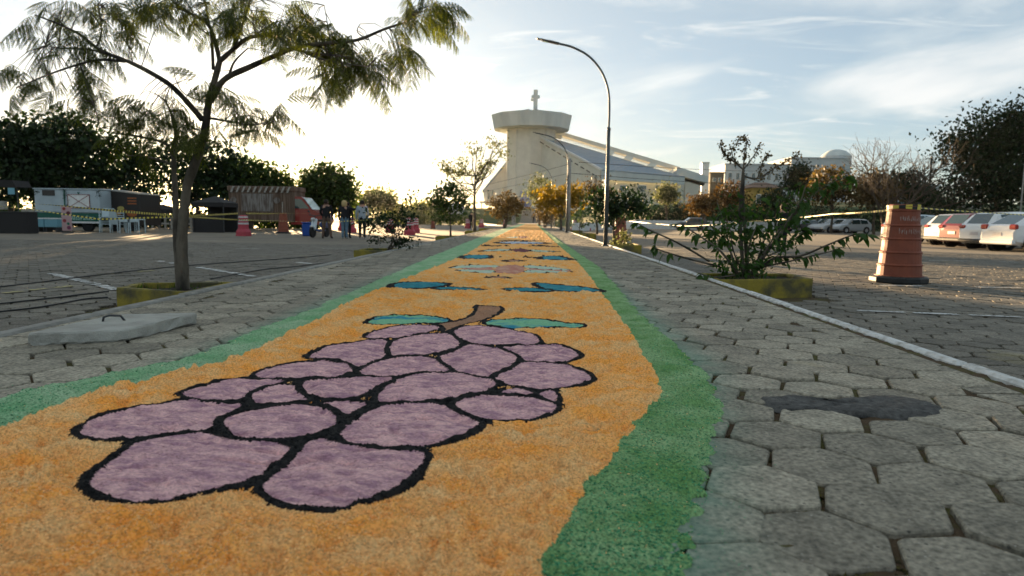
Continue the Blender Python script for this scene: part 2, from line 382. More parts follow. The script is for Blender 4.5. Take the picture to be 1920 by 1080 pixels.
# cut stones that fill the strip between the whole pavers and the kerbs
ed = MB(); rg_ = random.Random(5)
for xs_ in ((PR-.118-inset+.0, PR-.125), (PL+.1, PL+.09+inset-.005)):
    y_ = .8
    while y_ < 40:
        l = rg_.uniform(.13, .26); w0, w1 = rg_.uniform(-.03, .02), rg_.uniform(-.03, .02)
        inner, outer = (xs_[0], xs_[1]) if xs_[0] > 0 else (xs_[1], xs_[0])
        sg = -1 if xs_[0] > 0 else 1
        P = [(inner+sg*.03+w0, y_+.008, 0), (outer, y_+.008, 0), (outer, y_+l, 0), (inner+sg*.03+w1, y_+l, 0)]
        ed.prism([(a, b, -.006) for a, b, c in P], (0, 0, -.03)); y_ += l+.012
tag(ed.build('edge_stones', M_paver, path), kind='stuff')
x, y = hexgrid(-20, 20, 2.2, 22)
k = (x < PL-.12) | (x > PR+.12)
pl_boxes = [(-3.6, -2.6, 4.95, 6.1), (1.9, 3.2, 6.9, 8.1)]
for a, b, c, d in pl_boxes: k &= ~((x > a) & (x < b) & (y > c) & (y < d))
lay_pavers(lot, x[k], y[k], lotz(y[k]), M_lotpaver, 2)

# asphalt repair in the paving
M_asph = mat('asphalt_repair', (.11, .105, .098), .95, (.06, .058, .055), 30, 6, bump=.8, bscale=90, grain=1.3, gscale=60)
mb = MB(); P = []
n = 44; pa = PATCH
tt = np.linspace(0, len(pa), n, endpoint=False); loop = np.array([pa[int(t) % len(pa)]*(1-t % 1)+pa[(int(t)+1) % len(pa)]*(t % 1) for t in tt])
rgp = np.random.RandomState(8); rings = []
for q, s_ in enumerate((1.04, .93, .6, .25)):
    L_ = pc+(loop-pc)*s_+rgp.normal(0, .006*s_, (n, 2)); zz_ = [-.012, .006, .010, .004][q]
    rings.append(np.column_stack([L_, zz_+rgp.normal(0, .0018, n)*(q > 0)]))
V = np.vstack(rings); Fs = [(q*n+k_, q*n+(k_+1) % n, (q+1)*n+(k_+1) % n, (q+1)*n+k_) for q in range(3) for k_ in range(n)]+[tuple(3*n+k_ for k_ in range(n))]
mb.add(V, Fs); o = mb.build('asphalt_patch', M_asph, path, smooth=True)

# painted parking lines, thin sheets lying on the pavers
def line(x0, y0, x1, y1, w, m, seed, seg=.55, gap=.25, name='parking_line'):
    L_ = math.hypot(x1-x0, y1-y0); n = max(1, int(L_/seg)); mb = MB(); rg = random.Random(seed)
    dx, dy = (x1-x0)/L_, (y1-y0)/L_; px_, py_ = -dy*w/2, dx*w/2
    for k in range(n):
        if rg.random() < gap: continue
        a = k*L_/n+rg.uniform(0, .05); b = (k+1)*L_/n-rg.uniform(.01, .1)
        q = []
        for t, s_ in ((a, -1), (b, -1), (b, 1), (a, 1)):
            xx, yy = x0+dx*t+px_*s_, y0+dy*t+py_*s_; q.append((xx+rg.uniform(-.01, .01), yy+rg.uniform(-.01, .01), Hf(xx, yy)+.008))
        mb.add(q, [(0, 1, 2, 3)])
    if mb.n: o = mb.build(name, m, fix=False); tag(o, kind='structure')
def lp(a, b, z=-.24): p, q = gnd(*a, z), gnd(*b, z); return p[0], p[1], q[0], q[1]
line(*lp((96, 516), (222, 548), -.21), .11, M_white_line, 1, .2, .1)
line(*lp((296, 494), (330, 500)), .11, M_white_line, 2, .3, .2)
line(*lp((358, 505), (480, 527)), .11, M_white_line, 3, .3, .25)
line(*lp((404, 482), (590, 500)), .11, M_white_line, 4, .5, .4)
line(*lp((180, 523), (330, 511)), .1, M_yellow_line, 5, .25, .4)
line(*lp((0, 555), (140, 540), -.21), .1, M_yellow_line, 6, .25, .55)
line(*lp((20, 594), (180, 588), -.2), .1, M_yellow_line, 7, .25, .55)
line(*lp((1560, 541), (1920, 548)), .09, M_white_line, 8, .5, .3)
line(*lp((1600, 585), (1920, 598), -.2), .07, M_white_line, 9, .35, .2)
line(*lp((1740, 493), (1915, 497), -.3), .1, M_white_line, 10, .5, .3)
line(*lp((440, 470), (650, 468), -.3), .1, M_white_line, 11, .7, .4)
line(*lp((170, 449), (420, 452), -.33), .12, M_white_line, 12, .9, .3)

# ------------------------------------------------------------------ the sawdust carpet
M_orange = mat('orange_sawdust', (.93, .39, .08), .95, (.84, .52, .23), 6, 12, .38, .66, bump=.35, bscale=130, grain=.9, gscale=150, spec=.1, stretch=(1, 1.5, 1))
M_green = mat('green_sawdust', (.13, .27, .09), .95, (.26, .40, .19), 5, 7, .36, .64, bump=.35, bscale=110, grain=0.96, gscale=170, spec=.1)
M_green2 = mat('pale_green_sawdust', (.18, .37, .18), .95, (.32, .46, .28), 5, 7, .36, .64, bump=.35, bscale=110, grain=0.84, gscale=170, spec=.1)
M_purple = mat('purple_sawdust', (.74, .44, .43), .95, (.38, .21, .26), 24, 10, .38, .64, bump=.35, bscale=60, grain=0.72, gscale=150, spec=.1, stretch=(.7, 2.2, 1))
M_black = mat('black_sawdust', (.009, .009, .010), .95, (.03, .028, .026), 40, 5, bump=.35, bscale=150, spec=.1)
M_teal = mat('teal_sawdust', (.035, .2, .26), .95, (.07, .3, .33), 9, 5, bump=.35, bscale=110, grain=0.72, gscale=170, spec=.1)
M_leafmix = mat('blue_green_sawdust', (.05, .26, .36), .95, (.24, .5, .3), 3.4, 3, .34, .5, bump=.35, bscale=110, grain=0.60, gscale=170, spec=.1, stretch=(1, 3, 1))
M_brown = mat('brown_sawdust', (.42, .22, .13), .95, (.33, .19, .12), 9, 5, bump=.35, bscale=110, grain=0.72, gscale=170, spec=.1)
M_pink = mat('pink_sawdust', (.5, .17, .12), .95, (.6, .35, .25), 7, 6, bump=.35, bscale=110, grain=0.72, gscale=170, spec=.1)
M_mint = mat('mint_sawdust', (.42, .56, .4), .95, (.55, .6, .5), 7, 6, bump=.35, bscale=110, grain=0.48, gscale=170, spec=.1)
M_plum = mat('plum_sawdust', (.12, .04, .05), .95, (.2, .08, .08), 9, 6, bump=.35, bscale=110, grain=0.72, gscale=170, spec=.1)
M_pale = mat('pale_blue_sawdust', (.55, .6, .68), .95, (.4, .45, .52), 7, 6, bump=.35, bscale=110, grain=0.48, gscale=170, spec=.1)

BERRY = [
 [(151,900),(168,924),(204,936),(264,943),(325,938),(385,924),(433,912),(473,900),(520,870),(553,843),(550,832),(513,825),(460,827),(428,820),(397,809),(361,809),(288,819),(250,826),(211,854),(168,883)],
 [(137,808),(149,821),(180,825),(228,825),(264,821),(312,813),(361,808),(397,806),(406,796),(409,784),(433,772),(462,762),(466,755),(421,754),(385,752),(344,748),(288,759),(247,761),(216,771),(173,782),(144,799)],
 [(411,796),(423,815),(445,823),(473,826),(517,822),(573,818),(607,808),(630,798),(640,787),(633,777),(620,767),(583,758),(540,757),(490,763),(447,770),(414,783)],
 [(477,913),(490,930),(533,947),(587,955),(647,953),(687,940),(730,923),(773,900),(797,870),(807,850),(777,840),(740,840),(693,835),(653,832),(627,823),(607,817),(573,822),(557,833),(540,860),(507,887)],
 [(627,815),(640,827),(687,837),(740,840),(800,837),(850,823),(887,810),(910,792),(887,783),(860,773),(837,760),(807,752),(757,755),(713,757),(680,770),(653,787),(630,803)],
 [(840,757),(862,771),(890,782),(917,788),(960,788),(1007,787),(1037,775),(1052,763),(1032,754),(1009,746),(975,741),(929,739),(899,737),(862,746)],
 [(930,737),(945,729),(975,727),(1000,734),(1009,744),(975,739)],
 [(1004,735),(1030,730),(1047,736),(1050,757),(1030,752),(1012,744)],
 [(699,740),(702,750),(714,757),(757,756),(803,751),(845,749),(890,736),(918,734),(938,720),(920,710),(895,707),(860,699),(826,697),(787,699),(755,705),(723,718)],
 [(920,707),(938,718),(975,725),(1009,731),(1055,728),(1094,720),(1115,711),(1108,700),(1090,691),(1067,684),(1032,680),(986,678),(970,679),(952,691),(925,700)],
 [(817,671),(837,686),(856,699),(883,704),(918,708),(929,700),(959,688),(977,672),(963,661),(929,652),(902,647),(874,644),(860,652),(828,663)],
 [(963,661),(980,677),(1021,680),(1057,681),(1080,672),(1094,665),(1078,654),(1044,644),(1016,646),(975,647),(929,649)],
 [(842,622),(870,641),(906,647),(952,648),(1012,646),(1016,638),(1002,625),(975,621),(929,612),(883,609),(856,614)],
 [(723,658),(730,668),(780,666),(819,664),(849,654),(871,645),(851,629),(837,624),(803,625),(764,630),(734,639),(725,649)],
 [(677,630),(691,635),(746,634),(778,628),(810,621),(831,615),(810,609),(769,609),(734,612),(700,620)],
 [(567,671),(579,662),(606,649),(641,643),(677,638),(709,635),(732,638),(723,650),(730,666),(698,679),(673,688),(661,685),(641,676),(611,672)],
 [(469,703),(485,710),(522,711),(572,709),(618,708),(659,700),(664,692),(650,680),(611,673),(583,676),(545,679),(503,688),(480,696)],
 [(671,692),(668,701),(700,706),(735,708),(757,704),(787,698),(815,698),(851,698),(837,686),(815,670),(780,667),(734,669),(700,679)],
 [(558,716),(564,735),(590,744),(618,748),(664,747),(691,737),(705,727),(737,713),(745,706),(700,706),(664,704),(618,709),(572,711)],
 [(467,737),(462,751),(476,759),(515,756),(549,753),(572,751),(588,750),(563,735),(556,721),(526,721),(494,725)],
 [(329,737),(343,747),(389,752),(423,752),(457,749),(469,733),(492,726),(526,717),(549,712),(480,710),(446,708),(412,712),(366,724),(343,731)],
 [(595,756),(606,752),(641,750),(687,751),(698,758),(677,767),(659,779),(634,774),(625,765),(606,758)]]
STEM = [(890,574),(896,572),(938,575),(943,578),(934,589),(920,595),(895,603),(865,609),(847,617),(837,623),(828,624),(833,613),(808,607),(828,607),(856,601),(879,594),(892,583)]
LEAF1 = [(682,606),(690,598),(710,592),(750,590),(790,591),(825,594),(850,601),(830,605),(800,606),(760,607),(720,609),(693,607)]
LEAF2 = [(902,606),(920,599),(952,598),(993,597),(1025,598),(1048,603),(1090,607),(1099,609),(1094,615),(1067,614),(1021,614),(993,615),(947,615),(920,609)]
def cv(P, s, ox, oy): return [(ox+a/s, oy+b/s) for a, b in P]
c3 = lambda P: cv(P, 3.84, 680, 410)
c8 = lambda P: cv(P, 4.8, 780, 400)
def ell(cx, cy, rx, ry, n=14): return [(cx+rx*math.cos(2*math.pi*k/n), cy+ry*math.sin(2*math.pi*k/n)) for k in range(n)]
# (name, label, polygon in photo pixels, material, outline half width in metres)
SHAPES = [('berry', None, P, M_purple, .0108) for P in BERRY]+[
 ('leaf', None, LEAF1, M_leafmix, .013), ('leaf', None, LEAF2, M_leafmix, .013), ('stem', None, STEM, M_brown, .013)]
NEAR_N = len(SHAPES)
SHAPES += [
 ('ear_of_wheat', None, c3([(180,490),(230,460),(400,455),(600,463),(640,470),(560,490),(400,503),(220,503)]), M_teal, .03),
 ('ear_of_wheat', None, c3([(560,490),(700,493),(920,510),(800,515),(600,512),(480,503)]), M_teal, .025),
 ('ear_of_wheat', None, c3([(1280,500),(1220,465),(1260,460),(1400,475),(1600,490),(1730,515),(1720,530),(1500,528),(1350,515)]), M_teal, .03),
 ('ear_of_wheat', None, c3([(980,505),(1100,498),(1290,502),(1400,520),(1300,526),(1100,525)]), M_teal, .025),
 ('small_ring', None, c3(ell(970, 425, 85, 9)), M_brown, .03),
 ('petal', None, c3([(600,357),(700,335),(980,335),(980,352),(800,352),(680,357)]), M_mint, .02),
 ('petal', None, c3([(680,364),(800,370),(960,372),(960,392),(800,390),(660,374)]), M_mint, .02),
 ('petal', None, c3([(1150,335),(1350,345),(1530,374),(1400,370),(1150,355)]), M_mint, .02),
 ('petal', None, c3([(1150,392),(1400,390),(1540,382),(1400,375),(1150,370)]), M_mint, .02),
 ('flower_heart', None, c3([(960,340),(1060,333),(1155,340),(1160,365),(1150,392),(1050,395),(955,392),(950,365)]), M_pink, .0),
 ('petal_stripe', None, c3([(690,357),(800,352),(960,354),(960,371),(800,369)]), M_pink, .0),
 ('petal_stripe', None, c3([(1150,357),(1400,370),(1560,379),(1400,374),(1150,369)]), M_pink, .0),
 ('blue_fish', None, c3([(700,277),(720,265),(800,262),(925,262),(920,285),(850,292),(720,290)]), M_teal, .05),
 ('blue_fish', None, c3([(1260,285),(1290,270),(1400,268),(1510,290),(1500,300),(1280,298)]), M_teal, .05),
 ('black_line', None, c3([(1145,272),(1290,280),(1290,288),(1150,279)]), M_black, 0),
 ('black_line', None, c3([(960,271),(1070,271),(1070,276),(960,276)]), M_black, 0),
 ('small_ring', None, c3(ell(1080, 304, 70, 8)), M_brown, .05),
 ('white_wing', None, c8([(520,345),(700,322),(870,325),(870,336),(700,342)]), M_mint, .05),
 ('white_wing', None, c8([(1010,325),(1200,338),(1310,345),(1150,350),(1010,342)]), M_mint, .05),
 ('plum_heart', None, c8([(870,318),(1010,320),(1015,350),(870,350)]), M_plum, 0),
 ('black_line', None, c8([(580,288),(700,287),(840,291),(840,296),(700,297),(590,297)]), M_black, 0),
 ('black_line', None, c8([(1000,289),(1150,287),(1290,300),(1290,307),(1150,300),(1010,295)]), M_black, 0),
 ('pale_band', None, c8([(700,262),(800,255),(1000,256),(1190,265),(1180,275),(900,276),(760,273)]), M_pale, .1),
 ('black_line', None, c8([(690,248),(850,241),(1220,246),(1220,250),(850,250)]), M_black, 0),
 ('brown_mark', None, c8([(920,208),(960,203),(1010,210),(1000,222),(930,224)]), M_plum, 0),
 ('grey_wing', None, c8([(800,215),(915,210),(915,220),(820,221)]), M_mint, 0),
 ('black_line', None, c8([(880,156),(1000,156),(1000,162),(880,162)]), M_black, 0),
]
def seg_dist(px_, py_, P):
    d = np.full(px_.shape, 9.)
    ins = np.zeros(px_.shape, bool); n = len(P)
    for i in range(n):
        x0, y0 = P[i]; x1, y1 = P[(i+1) % n]; vx, vy = x1-x0, y1-y0; l2 = vx*vx+vy*vy+1e-12
        t = np.clip(((px_-x0)*vx+(py_-y0)*vy)/l2, 0, 1); d = np.minimum(d, np.hypot(px_-x0-t*vx, py_-y0-t*vy))
        c_ = ((y0 > py_) != (y1 > py_)) & (px_ < (x1-x0)*(py_-y0)/((y1-y0) if y1 != y0 else 1e-12)+x0); ins ^= c_
    return d, ins
def smooth_poly(P, it=2):
    P = np.array(P, float)
    for _ in range(it): P = np.stack([P*.75+np.roll(P, -1, 0)*.25, P*.25+np.roll(P, -1, 0)*.75], 1).reshape(-1, 2)
    return P
GP = [smooth_poly(gline(s[2], .02), 2 if i < NEAR_N-3 else 1) for i, s in enumerate(SHAPES)]

carpet = thing('sawdust_carpet', 'long coloured sawdust carpet with a bunch of purple grapes, laid along the path', 'carpet', (0, 0, 0))
def carpet_band(y0, y1, rat, ncol, z0, near):
    nr = int(math.log(y1/y0)/rat); ys = np.geomspace(y0, y1, nr); lo, li, ri, ro = (edge(P, ys) for P in (LOUT, LIN, RIN, ROUT))
    lo = lo-.03; ro = ro+.03
    u = np.linspace(0, 1, ncol); GX = lo[:, None]+(ro-lo)[:, None]*u[None]; GY = np.repeat(ys[:, None], ncol, 1)
    if near:
        GX = GX+(vn(GX*90, GY*90, 31))*.0016; GY = GY+(vn(GX*90, GY*90, 32))*.0016
    # wavering borders
    wob = fbm(GX*14, GY*14, 3, 77)*.022+fbm(GX*45, GY*45, 2, 78)*.007
    dR = GX-ri[:, None]+wob; dL = li[:, None]-GX+wob
    reg = np.zeros(GX.shape, int); reg[dR > 0] = 1; reg[dL > 0] = 2
    Z = .019+fbm(GX*3.2, GY*5, 3, 1)*.012
    # crests of loose sawdust, running across
    a = fbm(GX*12+fbm(GX*7, GY*7, 2, 9)*2.2, GY*17+fbm(GX*6, GY*6, 2, 19)*2.2, 5, 5, .62); Zo = Z+a*.034+(near and 1)*fbm(GX*55, GY*65, 3, 21, .55)*.010
    Zg = .013+fbm(GX*10, GY*14, 4, 61, .6)*.015+(near and 1)*fbm(GX*60, GY*70, 2, 24, .5)*.006
    tb = np.maximum(ss(-.02, .02, dR), ss(-.02, .02, dL)); Zf = Zo*(1-tb)+Zg*tb
    # the outer edges of the green run out onto the stones
    out = np.minimum(GX-lo[:, None], ro[:, None]-GX)+fbm(GX*22, GY*22, 3, 44)*.05
    Zf = np.where(reg > 0, Zf*np.clip((out-.005)/.05, 0, 1)+.0045*0-.004*(out < .012), Zf)
    keep = (reg == 0) | (out > .008)
    cnt_ = np.zeros(GX.shape, int)
    for i, P in enumerate(GP):
        if near and i >= NEAR_N+5: continue
        w = SHAPES[i][4]; x0, y0_, x1, y1_ = P[:, 0].min()-.08, P[:, 1].min()-.15, P[:, 0].max()+.08, P[:, 1].max()+.15
        if y0_ > y1 or y1_ < y0: continue
        r0_, r1_ = np.searchsorted(ys, y0_), np.searchsorted(ys, y1_)
        if r1_ <= r0_: continue
        sl = slice(max(r0_-1, 0), r1_+1); gx, gy = GX[sl], GY[sl]; m_ = (gx > x0) & (gx < x1) & (gy > y0_) & (gy < y1_)
        if not m_.any(): continue
        qx, qy = gx[m_], gy[m_]; d, ins = seg_dist(qx, qy, P)
        lump = fbm(qx*34, qy*34, 2, 90+i, .45)
        ww = w*(1.05+lump*.7+fbm(qx*9, qy*9, 2, 55)*.8) if w else 0*d
        blk = d < ww; fill = ins & ~blk
        R_ = reg[sl]; Z_ = Zf[sl]; rr = R_[m_]; z = Z_[m_]
        rip = .012+.012*np.clip(d/.09, 0, 1)+(fbm(qx*9+fbm(qx*4, qy*4, 2, 7)*1.5, qy*28, 4, 120+i, .5)*.018-.011*ss(.12, .42, fbm(qx*14+2.*fbm(qx*5, qy*5, 2, 71), qy*40, 2, 140+i, .5)))+(fbm(qx*60, qy*60, 2, 3, .5)*.004 if near else 0)
        z = np.where((rr == 0) & ~ins & (w > 0), z*(.4+.6*ss(w*.8, w+.05, d)), z)
        rip = .0135+(rip-.0135)*ss(w*.7, w+.022, d)
        z = np.where(fill, rip, z); rr = np.where(fill, 10+i, rr)
        prev = rr == 3
        bw = max(w*2.2, 1e-4); bump_ = np.clip(1-(d/bw)**2, 0, 1)**2*(.011+lump*.010)*(w > 0)
        hb = .0115+bump_+(fbm(qx*38, qy*38, 2, 8, .5)*.0035 if near else 0)
        z = np.where(fill, z+bump_*.9, z); z = np.where((rr == 0) & (bump_ > 0), np.maximum(z, .0115+bump_), z)
        z = np.where(blk, np.maximum(hb, np.where(prev, z, -1)), z)
        # never paint a later berry over an earlier outline
        keepo = (R_[m_] == 3) & fill & (d < w*1.5)
        rr = np.where(blk, 3, rr); rr = np.where(keepo, 3, rr); z = np.where(keepo, Z_[m_], z)
        R_[m_] = rr; Z_[m_] = z; reg[sl] = R_; Zf[sl] = Z_
        if near and i < NEAR_N:
            cc = cnt_[sl]; c1 = cc[m_]; c1 = c1+(d < .030); cc[m_] = c1; cnt_[sl] = cc
            gap = (reg[sl] == 0) & (cnt_[sl] >= 2); R_ = reg[sl]; R_[gap] = 3; reg[sl] = R_; Z_ = Zf[sl]; Z_[gap] = .017+.008*vn(GX[sl][gap]*60, GY[sl][gap]*60, 4); Zf[sl] = Z_
    nc = ncol; V = np.stack([GX, GY, Zf], -1).reshape(-1, 3); i = np.arange((nr-1)*(nc-1)); a_ = (i//(nc-1))*nc+i % (nc-1)
    Q = np.stack([a_, a_+1, a_+nc+1, a_+nc], 1); rq = reg.reshape(-1)[a_]; kq = keep.reshape(-1)[a_]
    parts = [(0, 'orange_field', M_orange), (1, 'green_border', M_green), (2, 'green_border', M_green2), (3, 'outline', M_black)]+[(10+k_, SHAPES[k_][0], SHAPES[k_][3]) for k_ in range(len(SHAPES))]
    for rid, nm, m_ in parts:
        f = Q[(rq == rid) & kq]
        if len(f) < 3: continue
        used, inv = np.unique(f, return_inverse=True)
        o = link(nm, nmesh(V[used], inv.reshape(f.shape), [m_], True), carpet)
        if rid == 3 and not near: tag(o, kind='stuff')
        if rid == 1: o['label'] = 'right green border strip' if near else 'far right green border strip'
        if rid == 2: o['label'] = 'left pale green border strip' if near else 'far left pale green border strip'
    return GX, GY, Zf, reg, keep
g1 = carpet_band(.86, 6.6, .0022, 620, 0, True)
carpet_band(6.6, 40, .0065, 210, 0, False); carpet_band(40, 94, .02, 60, 0, False)
# loose grains and fibres on the near part
def grains(reg_ids, n, size, m, name, seed, ymax=4.2, zlift=.001, spread=0., fat=(.18, .5)):
    rg = np.random.RandomState(seed); GX, GY, Z, reg, keep = g1; ok = np.isin(reg, reg_ids) & keep & (GY < ymax)
    idx = np.where(ok.ravel())[0]; w = 1/GY.ravel()[idx]; w /= w.sum(); k = rg.choice(idx, n, p=w)
    P = np.stack([GX.ravel()[k], GY.ravel()[k], Z.ravel()[k]+zlift], -1); P[:, :2] += rg.normal(0, .002+spread, (n, 2))
    if spread: P[:, 2] = np.abs(rg.normal(.003, .002, n))
    L_ = size*rg.uniform(.5, 1.6, n)[:, None]; W_ = L_*rg.uniform(*fat, n)[:, None]
    d = rg.normal(size=(n, 3))*(1, 1, .14); d /= np.linalg.norm(d, axis=1)[:, None]; s_ = np.cross(d, rg.normal(size=(n, 3))); s_ /= np.linalg.norm(s_, axis=1)[:, None]; t = np.cross(d, s_)
    V = np.stack([P-d*L_/2, P+s_*W_/2, P+d*L_/2, P-s_*W_/2, P+t*W_/2+0*P], 1).reshape(-1, 3); b = np.arange(n)[:, None]*5
    T = np.concatenate([b+np.array((0, 1, 4)), b+np.array((1, 2, 4)), b+np.array((2, 3, 4)), b+np.array((3, 0, 4))])
    o = link(name, nmesh(V, T, [m]), carpet); tag(o, kind='stuff')
M_grain = mat('sawdust_grain', (.9, .55, .24), 1., island=.5, spec=.1); M_graing = mat('green_grain', (.08, .3, .15), 1., island=.5, spec=.1)
M_grainb = mat('black_grain', (.014, .014, .015), 1., island=.4, spec=.1); M_grainp = mat('purple_grain', (.52, .32, .34), 1., island=.6, spec=.1)
grains([3], 2200, .0085, M_grainb, 'black_sawdust_clods', 7, zlift=-.001, fat=(.6, .95))
grains([0], 110000, .0048, M_grain, 'loose_sawdust', 1)
grains([1, 2], 26000, .0056, M_graing, 'loose_green_sawdust', 2)
grains([3], 9000, .0034, M_grainb, 'loose_black_sawdust', 3, zlift=0., fat=(.6, .95))
grains(list(range(10, 10+22)), 10000, .0036, M_grainp, 'loose_purple_sawdust', 4)
grains([1, 2], 5000, .004, M_graing, 'spilt_green_sawdust', 5, spread=.09)
grains([1, 2], 900, .005, M_grain, 'spilt_orange_sawdust', 6)
# moss and crumbs of soil in the joints
rg = np.random.RandomState(9)
def crumbs(n, x0, x1, y0, y1, size, m, name, parent):
    yy = y0*(y1/y0)**rg.rand(n); xx = rg.uniform(x0, x1, n); k = vn(xx*5, yy*5, 66) > .12; xx, yy = xx[k], yy[k]; n = len(xx)
    P = np.stack([xx, yy, np.full(n, -.015)], -1); d = rg.normal(size=(n, 4, 3))*size*(1, 1, .8)
    V = (P[:, None]+d).reshape(-1, 3); b = np.arange(n)[:, None]*4
    T = np.concatenate([b+np.array(t) for t in ((0, 1, 2), (0, 2, 3), (0, 3, 1), (1, 3, 2))]); tag(link(name, nmesh(V, T, [m]), parent), kind='stuff')
M_moss = mat('moss', (.085, .07, .02), 1., island=.7)
crumbs(60000, .2, PR-.12, 1., 9, .0042, M_moss, 'joint_moss', path)
# ------------------------------------------------------------------ common materials
M_conc = mat('concrete', (.36, .34, .3), .9, (.25, .23, .2), 6, 7, bump=.5, bscale=50, grain=.15)
M_dark = mat('dark_metal', (.05, .052, .055), .5, metal=.3)
M_pole = mat('galvanised_pole', (.10, .115, .12), .45, (.07, .08, .085), 9, metal=.55)
M_blackp = mat('black_plastic', (.018, .018, .018), .55, (.03, .03, .03), 20)
M_rubber = mat('tyre_rubber', (.018, .018, .018), .8)
M_rim = mat('wheel_rim', (.4, .4, .42), .3, metal=.8)
M_glass = mat('dark_glass', (.03, .05, .05), .06, spec=.9, coat=.4)
M_white = mat('white_paint', (.72, .72, .7), .5, (.6, .6, .58), 3)
M_bark = mat('bark', (.12, .095, .07), .95, (.055, .043, .032), 9, 7, .4, .6, bump=2., bscale=35, stretch=(1, 1, .35))
M_barkg = mat('grey_bark', (.15, .125, .095), .95, (.035, .03, .024), 5, 7, .42, .62, bump=2., bscale=40, stretch=(1, 1, .4))
M_twig = mat('twig', (.09, .065, .045), .9, (.05, .04, .03), 12)
M_soil = mat('planter_soil', (.05, .036, .024), 1., (.03, .024, .016), 14, 6, bump=2., bscale=60)
M_planter = mat('yellow_planter_paint', (.27, .21, .03), .85, (.09, .08, .04), 4.5, 10, .42, .6, bump=.5, bscale=60, grain=.2, gscale=50)
M_grassb = mat('grass_blade', (.05, .09, .015), .9, island=.5, trans=.3)

def leafmat(n, c, isl=.5, tr=.45): return mat(n, c, .6, island=isl, trans=tr, spec=.25)
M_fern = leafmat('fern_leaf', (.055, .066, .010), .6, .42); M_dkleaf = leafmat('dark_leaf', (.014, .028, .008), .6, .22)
M_midleaf = leafmat('green_leaf', (.045, .07, .016), .5, .4); M_yelleaf = leafmat('yellow_leaf', (.19, .13, .014), .5, .4)
M_brnleaf = leafmat('brown_leaf', (.085, .06, .02), .6, .3); M_hazeleaf = leafmat('haze_paled_leaf', (.14, .15, .06)); M_redleaf = leafmat('rust_leaf', (.085, .05, .014), .6, .3)  # the pale leaf has distance haze and sun glare put into its colour
M_bigleaf = leafmat('broad_leaf', (.035, .075, .014), .5, .35); M_olive = leafmat('olive_leaf', (.10, .11, .05))

# ------------------------------------------------------------------ concrete inspection slab
M_slab = mat('slab_concrete', (.40, .39, .35), .9, (.28, .27, .24), 5, 8, .4, .65, bump=.7, bscale=60, grain=.15)
def slab():
    t = thing('manhole_slab', 'pale concrete inspection slab with an iron loop, beside the left kerb', 'slab')
    A = [gnd(42, 626, .06), gnd(232, 618, .06), gnd(374, 586, .06), gnd(218, 589, .06)]; c = np.mean([p[:2] for p in A], 0); mb = MB(); n = 10; ring = []
    for i in range(4):
        p, q = np.array(A[i][:2]), np.array(A[(i+1) % 4][:2])
        for k in range(n): ring.append(p+(q-p)*(k+.5)/n)
    ring = np.array(ring); rg = np.random.RandomState(4); V = []; Fs = []
    for s_, z, jit in ((.97, .002, .006), (1.0, .012, .006), (1.0, .052, .003), (.985, .06, .002), (.5, .061, .0005)):
        V += [(*(c+(p-c)*s_+rg.normal(0, jit, 2)), z+rg.normal(0, .0008)) for p in ring]
    m = len(ring)
    for q in range(4): Fs += [(q*m+k, q*m+(k+1) % m, (q+1)*m+(k+1) % m, (q+1)*m+k) for k in range(m)]
    Fs.append(tuple(range(4*m, 5*m))); mb.add(V, Fs); mb.build('slab', M_slab, t)
    g = gnd(214, 602, .06); a = MB(); hx = (np.array(A[1][:2])-np.array(A[0][:2])); hx /= np.linalg.norm(hx)
    a.tube([(g[0]-hx[0]*.05, g[1]-hx[1]*.05, .055), (g[0]-hx[0]*.045, g[1]-hx[1]*.045, .082), (g[0]-hx[0]*.02, g[1]-hx[1]*.02, .09), (g[0]+hx[0]*.03, g[1]+hx[1]*.03, .086), (g[0]+hx[0]*.05, g[1]+hx[1]*.05, .055)], .006, 6)
    a.build('loop_handle', M_dark, t, smooth=True)
slab()

